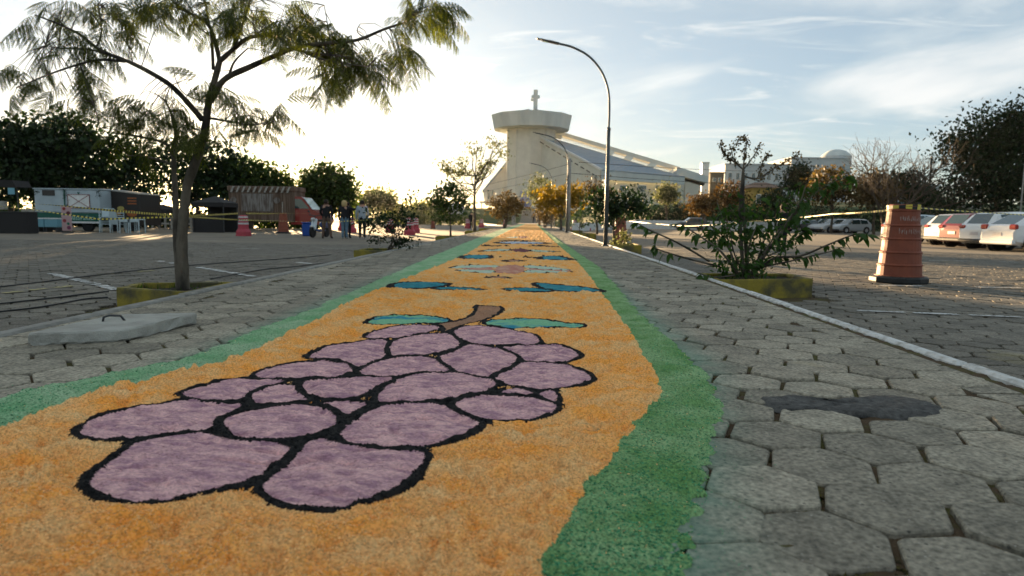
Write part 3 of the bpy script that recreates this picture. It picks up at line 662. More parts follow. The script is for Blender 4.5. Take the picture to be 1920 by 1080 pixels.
# ------------------------------------------------------------------ planters beside the path
def planter(name_label, P, ztop, th=.07, group='yellow planters along the path'):
    """P = four corners (x, y) in order; walls of one mesh, soil inside"""
    cx, cy = np.mean([p[0] for p in P]), np.mean([p[1] for p in P]); t = thing('planter', name_label, 'planter', (cx, cy, Hf(cx, cy)), 0, group)
    P = [np.array(p)-(cx, cy) for p in P]; zt = ztop-Hf(cx, cy); n = 4; mb = MB(); V = []
    Q = [p*(1-th/np.linalg.norm(p)*1.3) for p in P]
    def rg(S, z): return [(s[0], s[1], z) for s in S]
    def sub(S, k=6): return [S[i]+(S[(i+1) % 4]-S[i])*j/k for i in range(4) for j in range(k)]
    O, I = sub(P), sub(Q); m = len(O); jr = np.random.RandomState(int(abs(cx*31+cy*17)))
    j = lambda S, a: [s+jr.normal(0, a, 2) for s in S]
    rings = [rg(j(O, .002), -.05), rg(j(O, .003), zt-.012), rg([o*.985 for o in j(O, .002)], zt), rg([i_*1.02 for i_ in j(I, .002)], zt), rg(j(I, .002), zt-.012), rg(I, zt-.2)]
    for r_ in rings: V += r_
    Fs = [(q*m+k, q*m+(k+1) % m, (q+1)*m+(k+1) % m, (q+1)*m+k) for q in range(5) for k in range(m)]
    mb.add(V, Fs); mb.build('wall', M_planter, t)
    s = MB(); k_ = 7; Vs = []
    for a in range(k_):
        for b in range(k_):
            u, v = a/(k_-1), b/(k_-1); p = Q[0]*(1-u)*(1-v)+Q[1]*u*(1-v)+Q[2]*u*v+Q[3]*(1-u)*v
            Vs.append((p[0], p[1], zt-.045+jr.uniform(-.015, .02)))
    s.add(Vs, [(a*k_+b, (a+1)*k_+b, (a+1)*k_+b+1, a*k_+b+1) for a in range(k_-1) for b in range(k_-1)]); s.build('soil', M_soil, t, smooth=True)
    g = MB()
    for _ in range(90):
        u, v = jr.rand(2); p = Q[0]*(1-u)*(1-v)+Q[1]*u*(1-v)+Q[2]*u*v+Q[3]*(1-u)*v; h = jr.uniform(.02, .07); d = jr.normal(0, .02, 2); w = jr.normal(0, .004, 2)
        g.add([(p[0]-w[0], p[1]-w[1], zt-.05), (p[0]+w[0], p[1]+w[1], zt-.05), (p[0]+d[0], p[1]+d[1], zt-.04+h)], [(0, 1, 2)])
    tag(g.build('weeds', M_grassb, t, fix=False), kind='stuff')
    return t
xl = PL-.012; xr = PR+.012
planter('yellow planter of the big feathery tree, nearest on the left of the path', [(-3.43, 5.3), (xl, 5.06), (xl, 5.95), (-3.5, 5.72)], .0)
planter('yellow planter holding the two stemmed dark shrub, left of the path', [(-3.36, 12.25), (xl, 12.2), (xl, 13.3), (-3.36, 13.2)], -.005)
planter('yellow planter holding the small leafy tree, left of the path', [(-3.42, 22.9), (xl, 22.9), (xl, 24.2), (-3.42, 24.2)], -.005)
planter('yellow planter at the foot of the tall thin tree, left of the path', [(-3.6, 34.2), (xl, 34.2), (xl, 35.6), (-3.6, 35.6)], -.005)
planter('farthest yellow planter left of the path, under the brown bush', [(-3.7, 44.2), (xl, 44.2), (xl, 45.8), (-3.7, 45.8)], -.01)
planter('yellow planter of the sprawling broad leaved shrub, nearest on the right', [(xr, 7.02), (3.08, 7.37), (3.1, 8.1), (xr, 7.9)], .0)
planter('yellow planter behind the tallest lamp post, right of the path', [(xr, 17.15), (2.78, 17.2), (2.78, 18.6), (xr, 18.6)], -.005)
planter('yellow planter with a thin sapling right of the path, between two lamp posts', [(xr, 31.4), (2.95, 31.6), (2.95, 33.), (xr, 33.)], -.005)
planter('farthest yellow planter right of the path, under the yellow tree', [(xr, 40.4), (2.95, 40.6), (2.95, 42.4), (xr, 42.4)], -.005)

# ------------------------------------------------------------------ trees
def curve(P, n=4, jit=0, rg=None):
    P = [np.array(p, float) for p in P]; out = []
    for i in range(len(P)-1):
        a, b, c, d = P[max(i-1, 0)], P[i], P[i+1], P[min(i+2, len(P)-1)]
        for k in range(n):
            t = k/n; q = .5*((2*b)+(c-a)*t+(2*a-5*b+4*c-d)*t*t+(-a+3*b-3*c+d)*t**3)
            out.append(q+(rg.normal(0, jit, 3) if jit else 0))
    return out+[P[-1]]
def leaves(P, size, seed, elong=2., droop=0., flat=0.):
    """one kite shaped, slightly folded leaf at each point"""
    rg = np.random.RandomState(seed); n = len(P); d = rg.normal(size=(n, 3)); d[:, 2] = d[:, 2]*(1-flat)-droop; d /= np.linalg.norm(d, axis=1)[:, None]
    s = np.cross(d, rg.normal(size=(n, 3))); s /= np.linalg.norm(s, axis=1)[:, None]; L_ = size*rg.uniform(.6, 1.3, n)[:, None]; W_ = L_/elong
    V = np.stack([P, P+d*L_*.45+s*W_/2, P+d*L_, P+d*L_*.45-s*W_/2], 1).reshape(-1, 3); return V, np.arange(n*4).reshape(n, 4)
def pxblob(bl, D, depth=.7):
    out = []
    for cx, cy, rx, ry in bl:
        s = D/F; c = at(cx, cy, D); out.append((c[0], c[1], c[2], rx*s, rx*s*depth, ry*s))
    return out
def blob_points(bl, n, seed, clump=.1, per=22, shell=.45):
    rg = np.random.RandomState(seed); vol = np.array([b[3]*b[5]*max(b[4], .1)**.5 for b in bl]); vol /= vol.sum(); K = max(3, n//per)
    w = rg.choice(len(bl), K, p=vol); B = np.array(bl)[w]; d = rg.normal(size=(K, 3)); d /= np.linalg.norm(d, axis=1)[:, None]
    r_ = rg.uniform(shell, 1, K)**.6; ctr = B[:, :3]+d*B[:, 3:]*r_[:, None]; k = np.repeat(np.arange(K), per)[:n]
    sz = rg.uniform(.5, 1.5, K)*clump; return ctr[k]+rg.normal(size=(len(k), 3))*sz[k][:, None]*(1, 1, .6), ctr
def tree(name, label, cat, base, bl, n, size, leafm, trunk_r, seed, clump=None, per=22, group=None, limbs=9, barkm=None, elong=1.8, shell=.45, fork=.35, stems=1, droop=.2):
    rg = np.random.RandomState(seed); bx_, by_, bz = base; t = thing(name, label, cat, base, 0, group); P, ctr = blob_points(bl, n, seed, clump or max(b[3] for b in bl)*.16, per, shell)
    V, Fq = leaves(P, size, seed, elong, droop); link('crown', nmesh(V-np.array(base), Fq, [leafm]), t)
    top = np.mean([b[:3] for b in bl], 0); hi = max(b[2]+b[5] for b in bl); mb = MB(); B = np.array(base)
    for s_ in range(stems):
        lean = np.array((rg.normal(0, .12), rg.normal(0, .1), 0))*(hi-bz)*(.3 if stems == 1 else .7)
        fk = B+(top-B)*fork+lean*.5; mb.tube([tuple(p-B) for p in curve([B+(lean*.05 if s_ else 0), (B+fk)/2+rg.normal(0, .03, 3)*(hi-bz)*.3, fk], 4)], np.linspace(trunk_r*1.15, trunk_r*.75, 9), 8)
        mb.tube([tuple(p-B) for p in curve([fk, (fk+top)/2+lean*.3, top+(0, 0, (hi-top[2])*.5)], 4)], np.linspace(trunk_r*.75, trunk_r*.12, 9), 6)
        far = ctr[rg.choice(len(ctr), min(limbs, len(ctr)), replace=False)]
        for q in far:
            f = rg.uniform(0, .6); st = fk+(top-fk)*f; mid = (st+q)/2+np.array((0, 0, -.08))*(hi-bz)*.4+rg.normal(0, .02, 3)*(hi-bz)
            mb.tube([tuple(p-B) for p in curve([st, mid, q], 3)], np.linspace(trunk_r*.42, trunk_r*.07, 7), 5)
    mb.build('trunk', barkm or M_bark, t, smooth=True, fix=False); return t
def base_at(px, py, D, z=None):
    x = at(px, py, D)[0]; return (x, D, Hf(x, D)-.03 if z is None else z)

# ---- the big feathery tree on the left
def frond_mesh(seed, L_=.36, pairs=8):
    rg = np.random.RandomState(seed); V = []; Fs = []
    def q(a, b, c, d): n = len(V); V.extend([a, b, c, d]); Fs.append((n, n+1, n+2, n+3))
    cur = lambda t: np.array((L_*t*(1-.12*t), .03*math.sin(3*t+seed), .05*t-.16*t*t*(1+.4*rg_d)))
    rg_d = rg.uniform(0, 1)
    for k in range(6):
        a, b = cur(k/6), cur((k+1)/6); w = np.array((0, .0022, 0)); q(a-w, b-w, b+w, a+w)
    for k in range(pairs):
        t = .16+.84*k/(pairs-1); o = cur(t); ln = (.135*math.sin(math.pi*(.18+.72*t))+.02)*rg.uniform(.85, 1.1)
        for sg in (-1, 1):
            d = np.array((.35, sg*rg.uniform(.45, .8), -rg.uniform(.55, 1.05))); d /= np.linalg.norm(d); nl = 9
            perp = np.cross(d, (0, 0, 1.)); perp /= np.linalg.norm(perp); perp = perp*.8+np.array((.5, 0, 0)); perp /= np.linalg.norm(perp)
            for j in range(nl):
                u = (j+.6)/nl; c = o+d*ln*u+np.array((0, 0, -.025*u*u)); w = .0165*math.sin(math.pi*(.14+.76*u)); h = ln/nl*.6
                for s2 in (-1, 1):
                    e = c+perp*w*s2+d*h*1.1; q(c-d*h, c+perp*w*s2*.6-d*h*.2, e, c+perp*w*s2*.4+d*h*1.4)
            w = np.array((.0012, 0, 0)); e = o+d*ln; q(o-w, e-w, e+w, o+w)
    return nmesh(np.array(V), Fs, [M_fern])
FR = [frond_mesh(k) for k in range(7)]
def big_tree():
    D0 = 5.5; b = at(345, 541, D0); B = np.array(b); t = thing('feathery_tree', 'tall feathery leaved tree with a forked pale trunk in the nearest left planter', 'tree', b)
    T = lambda P: [np.array(at(x, y, D0+dz)) for x, y, dz in P]
    mb = MB(); rg = np.random.RandomState(2); k = D0/F
    BR = [  # (px, py, depth offset), radius in px at start and end
     ([(345,545,0),(343,500,0),(341,455,0),(345,400,0),(352,345,0),(372,290,0),(385,240,0),(390,200,0),(400,160,.02),(412,115,.05)], 14, 6.5, .8),
     ([(338,545,0),(335,500,.0),(331,450,.02),(330,400,.05),(328,350,.08),(326,300,.1),(330,250,.12),(322,215,.1)], 10, 4, .5),
     ([(412,115,.05),(404,80,.05),(390,45,.1),(365,30,.1),(330,8,.15),(312,-20,.2)], 5.5, 2.5, 0),
     ([(412,115,.05),(440,90,0),(470,70,-.1),(520,70,-.2),(560,95,-.25),(640,105,-.3)], 6, 2.2, 0),
     ([(440,90,0),(460,30,.1),(475,-20,.2)], 3, 1.5, 0),
     ([(400,130,.05),(398,90,.1),(395,60,.2),(380,-20,.3)], 3.5, 2, 0),
     ([(395,190,0),(420,150,-.05),(470,125,-.1),(520,103,-.2),(560,88,-.3),(620,80,-.3),(670,75,-.3),(720,55,-.3),(760,42,-.3)], 7.5, 2, 0),
     ([(430,140,0),(440,115,.1),(465,90,.2)], 3, 1.2, 0),
     ([(380,225,0),(350,190,-.1),(320,160,-.2),(280,135,-.25),(240,115,-.3),(190,95,-.3),(150,65,-.3),(110,45,-.35),(65,28,-.4)], 7, 1.6, 0),
     ([(235,115,-.3),(190,112,-.3),(150,120,-.4),(90,140,-.5),(30,165,-.6)], 3, 1, 0),
     ([(200,100,-.3),(160,92,-.2),(110,90,-.1),(85,85,0)], 2.5, 1, 0),
     ([(180,90,-.3),(190,60,-.3),(185,10,-.3)], 2, 1, 0),
     ([(560,93,-.3),(600,110,-.35),(640,118,-.4),(690,125,-.4)], 3, 1, 0),
     ([(326,300,.1),(310,270,.1),(270,258,.1),(235,252,.0),(215,250,-.1)], 3.6, 1.5, 0),
     ([(326,310,.1),(300,300,.1),(265,292,.1),(240,292,.1)], 3, 1.3, 0),
     ([(395,222,0),(430,228,-.1),(470,234,-.2),(520,228,-.2)], 2.6, 1, 0),
     ([(330,250,.12),(345,235,.1),(380,247,.1)], 2, 1, 0),
     ([(322,215,.1),(310,190,.1),(290,175,.1)], 2.4, 1, 0), ([(326,240,.1),(300,225,.1),(260,210,.1)], 2.2, .9, 0),
     ([(378,190,0),(345,175,.1),(330,150,.1),(326,130,.1)], 1.5, .7, 0),
     ([(150,120,-.4),(165,165,-.4),(180,210,-.4),(187,240,-.4)], 1.8, .8, 0),
     ([(690,75,-.3),(670,60,-.3),(675,45,-.3)], 1.4, .6, 0), ([(620,80,-.3),(615,50,-.3),(608,10,-.3)], 1.2, .6, 0)]
    pts = []
    for P, ra, rb, j in BR:
        Q = curve(T(P), 5); n = len(Q); rr = np.linspace(ra, rb, n)*k*(.80 if ra > 5 else .9)*(1+np.random.RandomState(int(ra*10)).normal(0, .045*(1 if ra > 5 else .0), n))
        mb.tube([tuple(q-B) for q in Q], rr, 12 if ra > 9 else 7)
        if ra < 8: pts += [q for q in Q[n//4:]]
    mb.build('trunk', M_barkg, t, smooth=True, fix=False)
    pts = np.array(pts)
    # fronds in the places where foliage hangs (px, py, rx, ry, how many)
    Z = [(165,18,75,24,22),(235,45,45,24,14),(300,30,50,26,15),(90,55,26,28,8),(135,100,60,30,20),(50,140,40,22,9),(120,150,55,22,14),(150,185,55,18,10),(40,170,26,12,4),
         (330,0,60,20,12),(410,25,50,24,16),(480,8,60,22,16),(560,45,55,28,17),(470,60,40,20,12),(500,30,60,26,14),(590,68,55,22,20),(640,92,60,22,22),(660,120,50,20,17),
         (625,140,35,18,11),(690,130,35,18,10),(605,165,14,10,4),(730,92,26,16,8),(760,100,12,8,3),(790,15,34,20,15),(775,40,22,14,8),(815,22,15,18,7),(745,62,20,12,3),(535,85,16,12,3),
         (250,215,46,18,10),(320,215,60,20,14),(290,190,34,14,7),(400,175,20,16,5),(430,185,26,12,6),(455,228,36,16,10),(490,215,28,12,6),(520,200,14,8,3),(365,165,22,12,5),(225,262,28,12,5),
         (300,240,45,14,8),(395,245,26,12,5),(475,250,22,10,5),(345,265,30,12,5)]
    tw = MB(); cnt = 0; stuffV = []; stuffF = []; off = 0; FRd = []
    for me in FR:
        a = np.zeros(len(me.vertices)*3); me.vertices.foreach_get('co', a); f = np.zeros(len(me.polygons)*4, int); me.polygons.foreach_get('vertices', f); FRd.append((a.reshape(-1, 3), f.reshape(-1, 4)))
    jobs = []
    for cx, cy, rx, ry, n in Z:
        for _ in range(int(n*1.)):
            a = rg.uniform(0, 2*math.pi); r_ = math.sqrt(rg.rand()); jobs.append((cx+rx*r_*math.cos(a), cy+ry*r_*math.sin(a), rg.normal(-.1, .28), cx, rx))
    order = rg.permutation(len(jobs))
    for i in order:
        x, y, dz, cx, rx = jobs[i]; p = np.array(at(x, y-6, D0+dz)); d = np.linalg.norm(pts-p, axis=1); j = d.argmin(); q = pts[j]
        v = p-q; L_ = np.linalg.norm(v)
        if L_ > .06: 
            tw.tube([tuple(q-B), tuple((q+p)/2+(0, 0, .03)-B), tuple(p-B)], [.0035, .0025, .0014], 4, cap=False)
        ang = math.atan2(v[1]+rg.normal(0, .12), v[0]+rg.normal(0, .08)+(x-cx)/max(rx, 1)*.05); e = Euler((rg.normal(0, .35), rg.normal(.1, .3), ang)); s_ = rg.uniform(.5, .95); vi = rg.randint(7)
        if cnt < 300:
            o = bpy.data.objects.new('frond', FR[vi]); COL.objects.link(o); o.parent = t; o.location = tuple(p-B); o.rotation_euler = e; o.scale = (s_,)*3
        else:
            W = FRd[vi][0]@np.array(e.to_matrix()).T*s_+(p-B); stuffV.append(W); stuffF.append(FRd[vi][1]+off); off += len(W)
        cnt += 1
    if stuffV: tag(link('fronds_beyond', nmesh(np.vstack(stuffV), np.vstack(stuffF), [M_fern]), t), kind='stuff')
    tw.build('twigs', M_twig, t, fix=False)
big_tree()

# ---- the sprawling shrub on the right: broad pointed leaves below, a small leaved top
def leaf_mesh(L_, W_, fold=.25, m=None, seed=0):
    V = [(0, 0, 0)]; Fs = []; n = 5
    for k in range(1, n+1):
        t = k/n; w = W_*math.sin(math.pi*t**.75)**.8*(1 if k < n else 0); z = -.22*L_*t*t
        V += [(L_*t, -w/2, z+fold*w/2), (L_*t, 0, z), (L_*t, w/2, z+fold*w/2)]
    for k in range(n):
        if k == 0: Fs += [(0, 1, 2), (0, 2, 3)]
        else:
            a = 1+(k-1)*3; Fs += [(a, a+3, a+4, a+1), (a+1, a+4, a+5, a+2)]
    return nmesh(np.array(V), Fs, [m], True)
def shrub():
    D0 = 7.6; b = at(1408, 522, D0); b = (b[0], b[1], -.05); B = np.array(b)
    t = thing('broad_leaf_shrub', 'sprawling shrub with pointed green leaves and a rusty top in the nearest right planter', 'shrub', b)
    BR = [([(1395,520,0),(1390,460,0),(1388,400,0),(1391,350,0),(1394,318,0)], 4.6, 3., 'm'), ([(1402,520,.05),(1398,450,.05),(1393,380,0),(1394,330,0)], 5, 3, 'm'),
      ([(1394,318,0),(1378,305,0),(1362,292,0),(1350,270,0)], 2.2, .9, 't'), ([(1394,318,0),(1396,290,0),(1400,265,.1),(1392,258,.1)], 2, .8, 't'), ([(1394,318,0),(1415,290,0),(1425,272,0)], 1.5, .7, 't'),
      ([(1394,330,0),(1420,335,0),(1445,320,.1),(1470,305,.1),(1498,290,.1)], 2.2, .7, 't'), ([(1420,335,0),(1432,300,0),(1440,290,0)], 1.4, .6, 't'), ([(1378,305,0),(1372,280,0),(1388,262,0)], 1.2, .6, 't'),
      ([(1385,515,0),(1350,470,-.2),(1300,435,-.3),(1275,420,-.3)], 3, 1.3, 'b'), ([(1350,500,0),(1290,485,-.3),(1240,470,-.4),(1225,462,-.4)], 2.5, 1.2, 'b'),
      ([(1330,490,-.1),(1270,455,-.3),(1215,430,-.4),(1195,418,-.4)], 2.5, 1.1, 'b'), ([(1385,515,0),(1360,450,.1),(1330,420,.1)], 2.6, 1.1, 'b'), ([(1380,515,0),(1360,430,0),(1345,380,.1)], 2.4, 1.1, 'b'),
      ([(1410,515,0),(1440,470,-.1),(1475,420,-.1),(1500,380,-.1),(1510,350,-.1)], 4, 1.3, 'b'), ([(1475,420,-.1),(1520,370,-.1),(1555,345,-.1),(1590,330,-.1)], 2.2, 1., 'b'),
      ([(1410,515,0),(1450,485,-.1),(1500,480,-.2),(1550,460,-.2),(1595,442,-.2),(1625,438,-.2)], 3.4, 1.2, 'b'), ([(1430,500,-.1),(1480,490,-.3),(1530,478,-.3),(1570,468,-.3)], 2.2, 1., 'b'),
      ([(1440,480,0),(1470,465,.1),(1500,440,.1),(1515,432,.1)], 2., .8, 'b'), ([(1400,515,0),(1405,460,-.2),(1420,420,-.2)], 2.6, 1., 'b'), ([(1395,515,0),(1375,470,-.3),(1370,430,-.3)], 2.4, 1., 'b'),
      ([(1410,515,0),(1430,460,.2),(1445,410,.2)], 2.4, 1., 'b'), ([(1385,515,0),(1340,520,-.4),(1310,512,-.5)], 2.0, .9, 'b'), ([(1405,515,0),(1455,440,.2),(1490,395,.3)], 2.6, 1., 'b')]
    mb = MB(); k = D0/F; rg = np.random.RandomState(5); bp = []; tp = []
    for P, ra, rb, kind in BR:
        Q = curve([np.array(at(x, y, D0+dz)) for x, y, dz in P], 5); mb.tube([tuple(q-B) for q in Q], np.linspace(ra, rb, len(Q))*k*.8, 6)
        for i in range(len(Q)//4, len(Q)):
            d = Q[min(i+1, len(Q)-1)]-Q[i-1]; (bp if kind == 'b' else tp if kind == 't' else []).append((Q[i], d/np.linalg.norm(d), i/len(Q)))
    mb.build('stem', M_barkg, t, smooth=True, fix=False)
    LM = [leaf_mesh(.115+.012*j, .046+.004*j, .2+.1*(j % 2), M_bigleaf, j) for j in range(4)]
    cnt = 0
    while cnt < 300:
        q, d, f = bp[rg.randint(len(bp))]
        if rg.rand() > .25+f: continue
        az = math.atan2(d[1], d[0])+rg.choice((-1, 1))*rg.uniform(.2, 1.6); e = Euler((rg.normal(0, .5), rg.uniform(-.1, 1.1), az))
        o = bpy.data.objects.new('leaf', LM[rg.randint(4)]); COL.objects.link(o); o.parent = t; o.location = tuple(q-B+rg.normal(0, .012, 3)); o.rotation_euler = e; s_ = rg.uniform(.45, 1.1); o.scale = (s_,)*3; cnt += 1
    # dense inner foliage and the small leaves of the top
    pts = blob_points(pxblob([(1400,465,70,40),(1370,430,45,30),(1450,440,50,35),(1480,400,40,30),(1530,360,40,16),(1575,340,28,12),(1400,500,60,22),(1340,440,30,22),(1420,400,45,30),(1385,385,30,22),(1350,400,24,16)], D0, .8), 1100, 6, .07, 8)[0]
    V, Fq = leaves(pts-B, .085, 7, 2.4, .6); tag(link('inner_leaves', nmesh(V, Fq, [M_bigleaf]), t), kind='stuff')
    tq = np.array([q for q, d, f in tp]); kk = rg.randint(len(tq), size=900); P = tq[kk]+rg.normal(0, .018, (900, 3)); V, Fq = leaves(P-B, .032, 8, 1.6)
    tag(link('top_leaves', nmesh(V, Fq, [M_brnleaf]), t), kind='stuff')
shrub()
P_ = lambda px, D, z=None: base_at(px, 412, D, z)
def T(label, cat, px, D, bl, n, size, lm, tr, seed, z=None, name='tree', **k): return tree(name, label, cat, P_(px, D, z), pxblob(bl, D), n, size, lm, tr, seed, **k)

# small trees and shrubs standing in the planters
T('dark two stemmed shrub with ragged top in the second left planter', 'shrub', 726, 12.7, [(690,420,22,12),(725,412,26,14),(760,405,22,16),(770,375,9,18),(700,400,8,14),(760,455,20,10),(708,450,12,12),(746,428,20,12)], 900, .075, M_dkleaf, .022, 11, z=-.05, name='shrub', clump=.07, per=9, limbs=16, stems=2, fork=.35)
T('small leafy tree with a dome of green leaves in the third left planter', 'tree', 845, 23.5, [(845,368,32,22),(820,375,18,16),(862,385,16,18),(835,400,24,14),(850,350,20,10)], 1500, .13, M_midleaf, .035, 12, z=-.05, clump=.14, per=14)
T('tall thin tree with open layered crown, before the left side of the church', 'tree', 890, 34.9, [(858,318,26,13),(835,312,16,9),(880,268,10,7),(900,285,18,13),(925,265,16,10),(940,290,16,10),(915,310,22,14),(890,330,20,10),(935,272,14,8),(865,300,12,8)], 1700, .14, M_olive, .085, 13, z=-.05, clump=.2, per=16, limbs=24, fork=.42, shell=.1)
T('round brown green bush tree left of the path before the church', 'tree', 944, 45, [(950,378,28,18),(930,395,14,14),(968,385,12,14),(945,400,20,12)], 1700, .2, M_brnleaf, .07, 14, z=-.1, clump=.22, per=18, stems=2, fork=.3)
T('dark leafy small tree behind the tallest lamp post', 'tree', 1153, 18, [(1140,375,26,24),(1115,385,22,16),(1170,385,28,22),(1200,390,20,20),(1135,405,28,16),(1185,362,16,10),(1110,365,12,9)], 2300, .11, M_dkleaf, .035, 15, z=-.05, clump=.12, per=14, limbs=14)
T('thin young sapling in the planter between the lamp posts', 'sapling', 1087, 32, [(1087,405,10,9),(1095,418,10,7),(1078,420,8,6)], 160, .13, M_midleaf, .025, 16, z=-.05, name='sapling', clump=.1, per=6)
T('yellow leaved autumn tree behind the second lamp post', 'tree', 1052, 41.5, [(1035,365,26,14),(1065,362,30,16),(1085,375,20,14),(1050,385,30,12),(1020,380,14,10)], 3000, .2, M_yelleaf, .08, 17, z=-.05, clump=.25, per=18, limbs=14, droop=.4)
T('low dark bush at the foot of the tree behind the tallest lamp post', 'bush', 1165, 17.9, [(1160,450,14,12),(1172,440,8,12)], 220, .09, M_olive, .01, 18, z=-.05, name='bush', clump=.06, per=8)
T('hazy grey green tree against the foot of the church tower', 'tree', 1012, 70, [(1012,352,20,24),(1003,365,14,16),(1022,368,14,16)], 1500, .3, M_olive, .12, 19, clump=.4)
T('bare brown tree beside the railing on the right of the path', 'tree', 1022, 55, [(1022,395,18,14),(1030,405,16,12),(1012,400,9,10)], 700, .2, M_brnleaf, .08, 20, clump=.25, stems=2)
T('brown leaved tree before the corner of the church roof', 'tree', 1120, 48, [(1118,350,18,14),(1128,365,16,14),(1100,360,12,12)], 900, .2, M_brnleaf, .09, 21, clump=.3)
# dark trees behind the food trailers, left
g = 'dark trees behind the food trailers'
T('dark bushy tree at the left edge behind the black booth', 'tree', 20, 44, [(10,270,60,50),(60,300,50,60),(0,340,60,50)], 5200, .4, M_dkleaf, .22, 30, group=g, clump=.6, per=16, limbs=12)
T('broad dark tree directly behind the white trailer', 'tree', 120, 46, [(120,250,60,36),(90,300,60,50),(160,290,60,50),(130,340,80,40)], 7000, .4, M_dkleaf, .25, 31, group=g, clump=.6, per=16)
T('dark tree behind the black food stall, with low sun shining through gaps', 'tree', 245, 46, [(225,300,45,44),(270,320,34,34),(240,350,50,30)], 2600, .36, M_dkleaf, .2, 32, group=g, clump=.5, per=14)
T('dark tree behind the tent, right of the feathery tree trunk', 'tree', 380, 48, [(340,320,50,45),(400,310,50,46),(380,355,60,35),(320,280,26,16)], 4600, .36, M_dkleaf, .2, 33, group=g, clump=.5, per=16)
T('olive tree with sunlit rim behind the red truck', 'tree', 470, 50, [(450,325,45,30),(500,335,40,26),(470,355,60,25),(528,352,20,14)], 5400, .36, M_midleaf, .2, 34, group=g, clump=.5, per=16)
T('round dense tree standing alone behind the three walkers', 'tree', 612, 52, [(612,345,40,36),(585,360,24,32),(640,358,26,32),(615,378,45,20)], 9000, .34, M_midleaf, .25, 35, clump=.4, per=18, shell=.55)
# distant trees, haze and glare painted into their pale leaf colour
g = 'pale distant trees beyond the car park'
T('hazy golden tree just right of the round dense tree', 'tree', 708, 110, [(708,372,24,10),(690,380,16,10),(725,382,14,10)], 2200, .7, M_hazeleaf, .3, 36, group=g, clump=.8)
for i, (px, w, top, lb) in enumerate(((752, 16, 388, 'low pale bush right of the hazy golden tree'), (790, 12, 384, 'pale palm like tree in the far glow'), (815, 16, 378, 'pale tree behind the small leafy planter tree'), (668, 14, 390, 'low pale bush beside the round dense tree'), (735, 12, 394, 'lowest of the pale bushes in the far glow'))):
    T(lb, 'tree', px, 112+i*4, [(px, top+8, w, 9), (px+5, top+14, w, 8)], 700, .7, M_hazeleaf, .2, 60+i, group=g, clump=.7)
# trees on the right
def bare_tree():
    b = P_(1668, 62); B = np.array(b); t = thing('tree', 'bare branched tree left of the big dark tree on the right', 'tree', b); rg = np.random.RandomState(4); mb = MB(); tips = []
    def grow(p, d, L_, r_, depth):
        pts = [p]; q = p.copy(); dd = d.copy()
        for _ in range(4): dd = dd+rg.normal(0, .13, 3)+np.array((0, 0, .05)); dd /= np.linalg.norm(dd); q = q+dd*L_/4; pts.append(q.copy())
        mb.tube([tuple(x) for x in pts], np.linspace(r_, r_*.62, 5), 6 if depth < 2 else 4, cap=False)
        if depth >= 5: tips.append(q); return
        for k in range(3 if depth < 4 else 2):
            a = rg.normal(0, .55, 3); a[2] *= .6; nd_ = dd+a; nd_ /= np.linalg.norm(nd_); grow(pts[-1] if k < 2 else pts[2], nd_, L_*rg.uniform(.62, .86), r_*.6, depth+1)
    for k in range(4):
        a = 2*math.pi*k/4+.4; d = np.array((math.cos(a)*.5, math.sin(a)*.3, 1.)); grow(np.array((math.cos(a)*.15, 0, 0)), d/np.linalg.norm(d), 3.1, .17, 0)
    mb.build('trunk', M_twig, t, smooth=True, fix=False); P = np.array([tips[k] for k in rg.randint(len(tips), size=130)])+rg.normal(0, .08, (130, 3)); V, Fq = leaves(P, .16, 5); tag(link('last_leaves', nmesh(V, Fq, [M_brnleaf]), t), kind='stuff')
bare_tree()
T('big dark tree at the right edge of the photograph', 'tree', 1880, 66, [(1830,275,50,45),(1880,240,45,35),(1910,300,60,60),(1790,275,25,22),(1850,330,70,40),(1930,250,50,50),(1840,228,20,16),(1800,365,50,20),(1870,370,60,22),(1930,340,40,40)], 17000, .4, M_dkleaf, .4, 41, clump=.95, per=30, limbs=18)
for i, (px, top, w, h, m_, lb, D) in enumerate(((1560, 345, 50, 40, M_brnleaf, 'brown leaved thicket left of the bare branched tree', 70), (1640, 350, 40, 40, M_brnleaf, 'dark brown thicket under the bare branched tree', 68), (1700, 345, 40, 36, M_dkleaf, 'dark thicket behind the orange barrel cone', 72),
   (1500, 330, 32, 36, M_dkleaf, 'rounded dark tree before the long white building', 88), (1455, 372, 36, 24, M_dkleaf, 'low dark tree beside the yellow house', 86), (1365, 362, 34, 28, M_redleaf, 'rust coloured tree left of the bare shrub stem', 84), (1318, 378, 26, 22, M_redleaf, 'small orange tinted tree below the church wing end', 80),
   (1250, 360, 20, 22, M_olive, 'thin grey tree before the church windows', 92), (1740, 368, 40, 20, M_dkleaf, 'dark shrub mass beside the slope road', 90))):
    T(lb, 'tree', px, D, [(px, top, w*.7, h*.7), (px-w*.4, top+h*.4, w*.6, h*.5), (px+w*.4, top+h*.35, w*.6, h*.5)], 3200 if i < 4 else 1900, .36, m_, .14, 70+i, clump=.5, per=16)
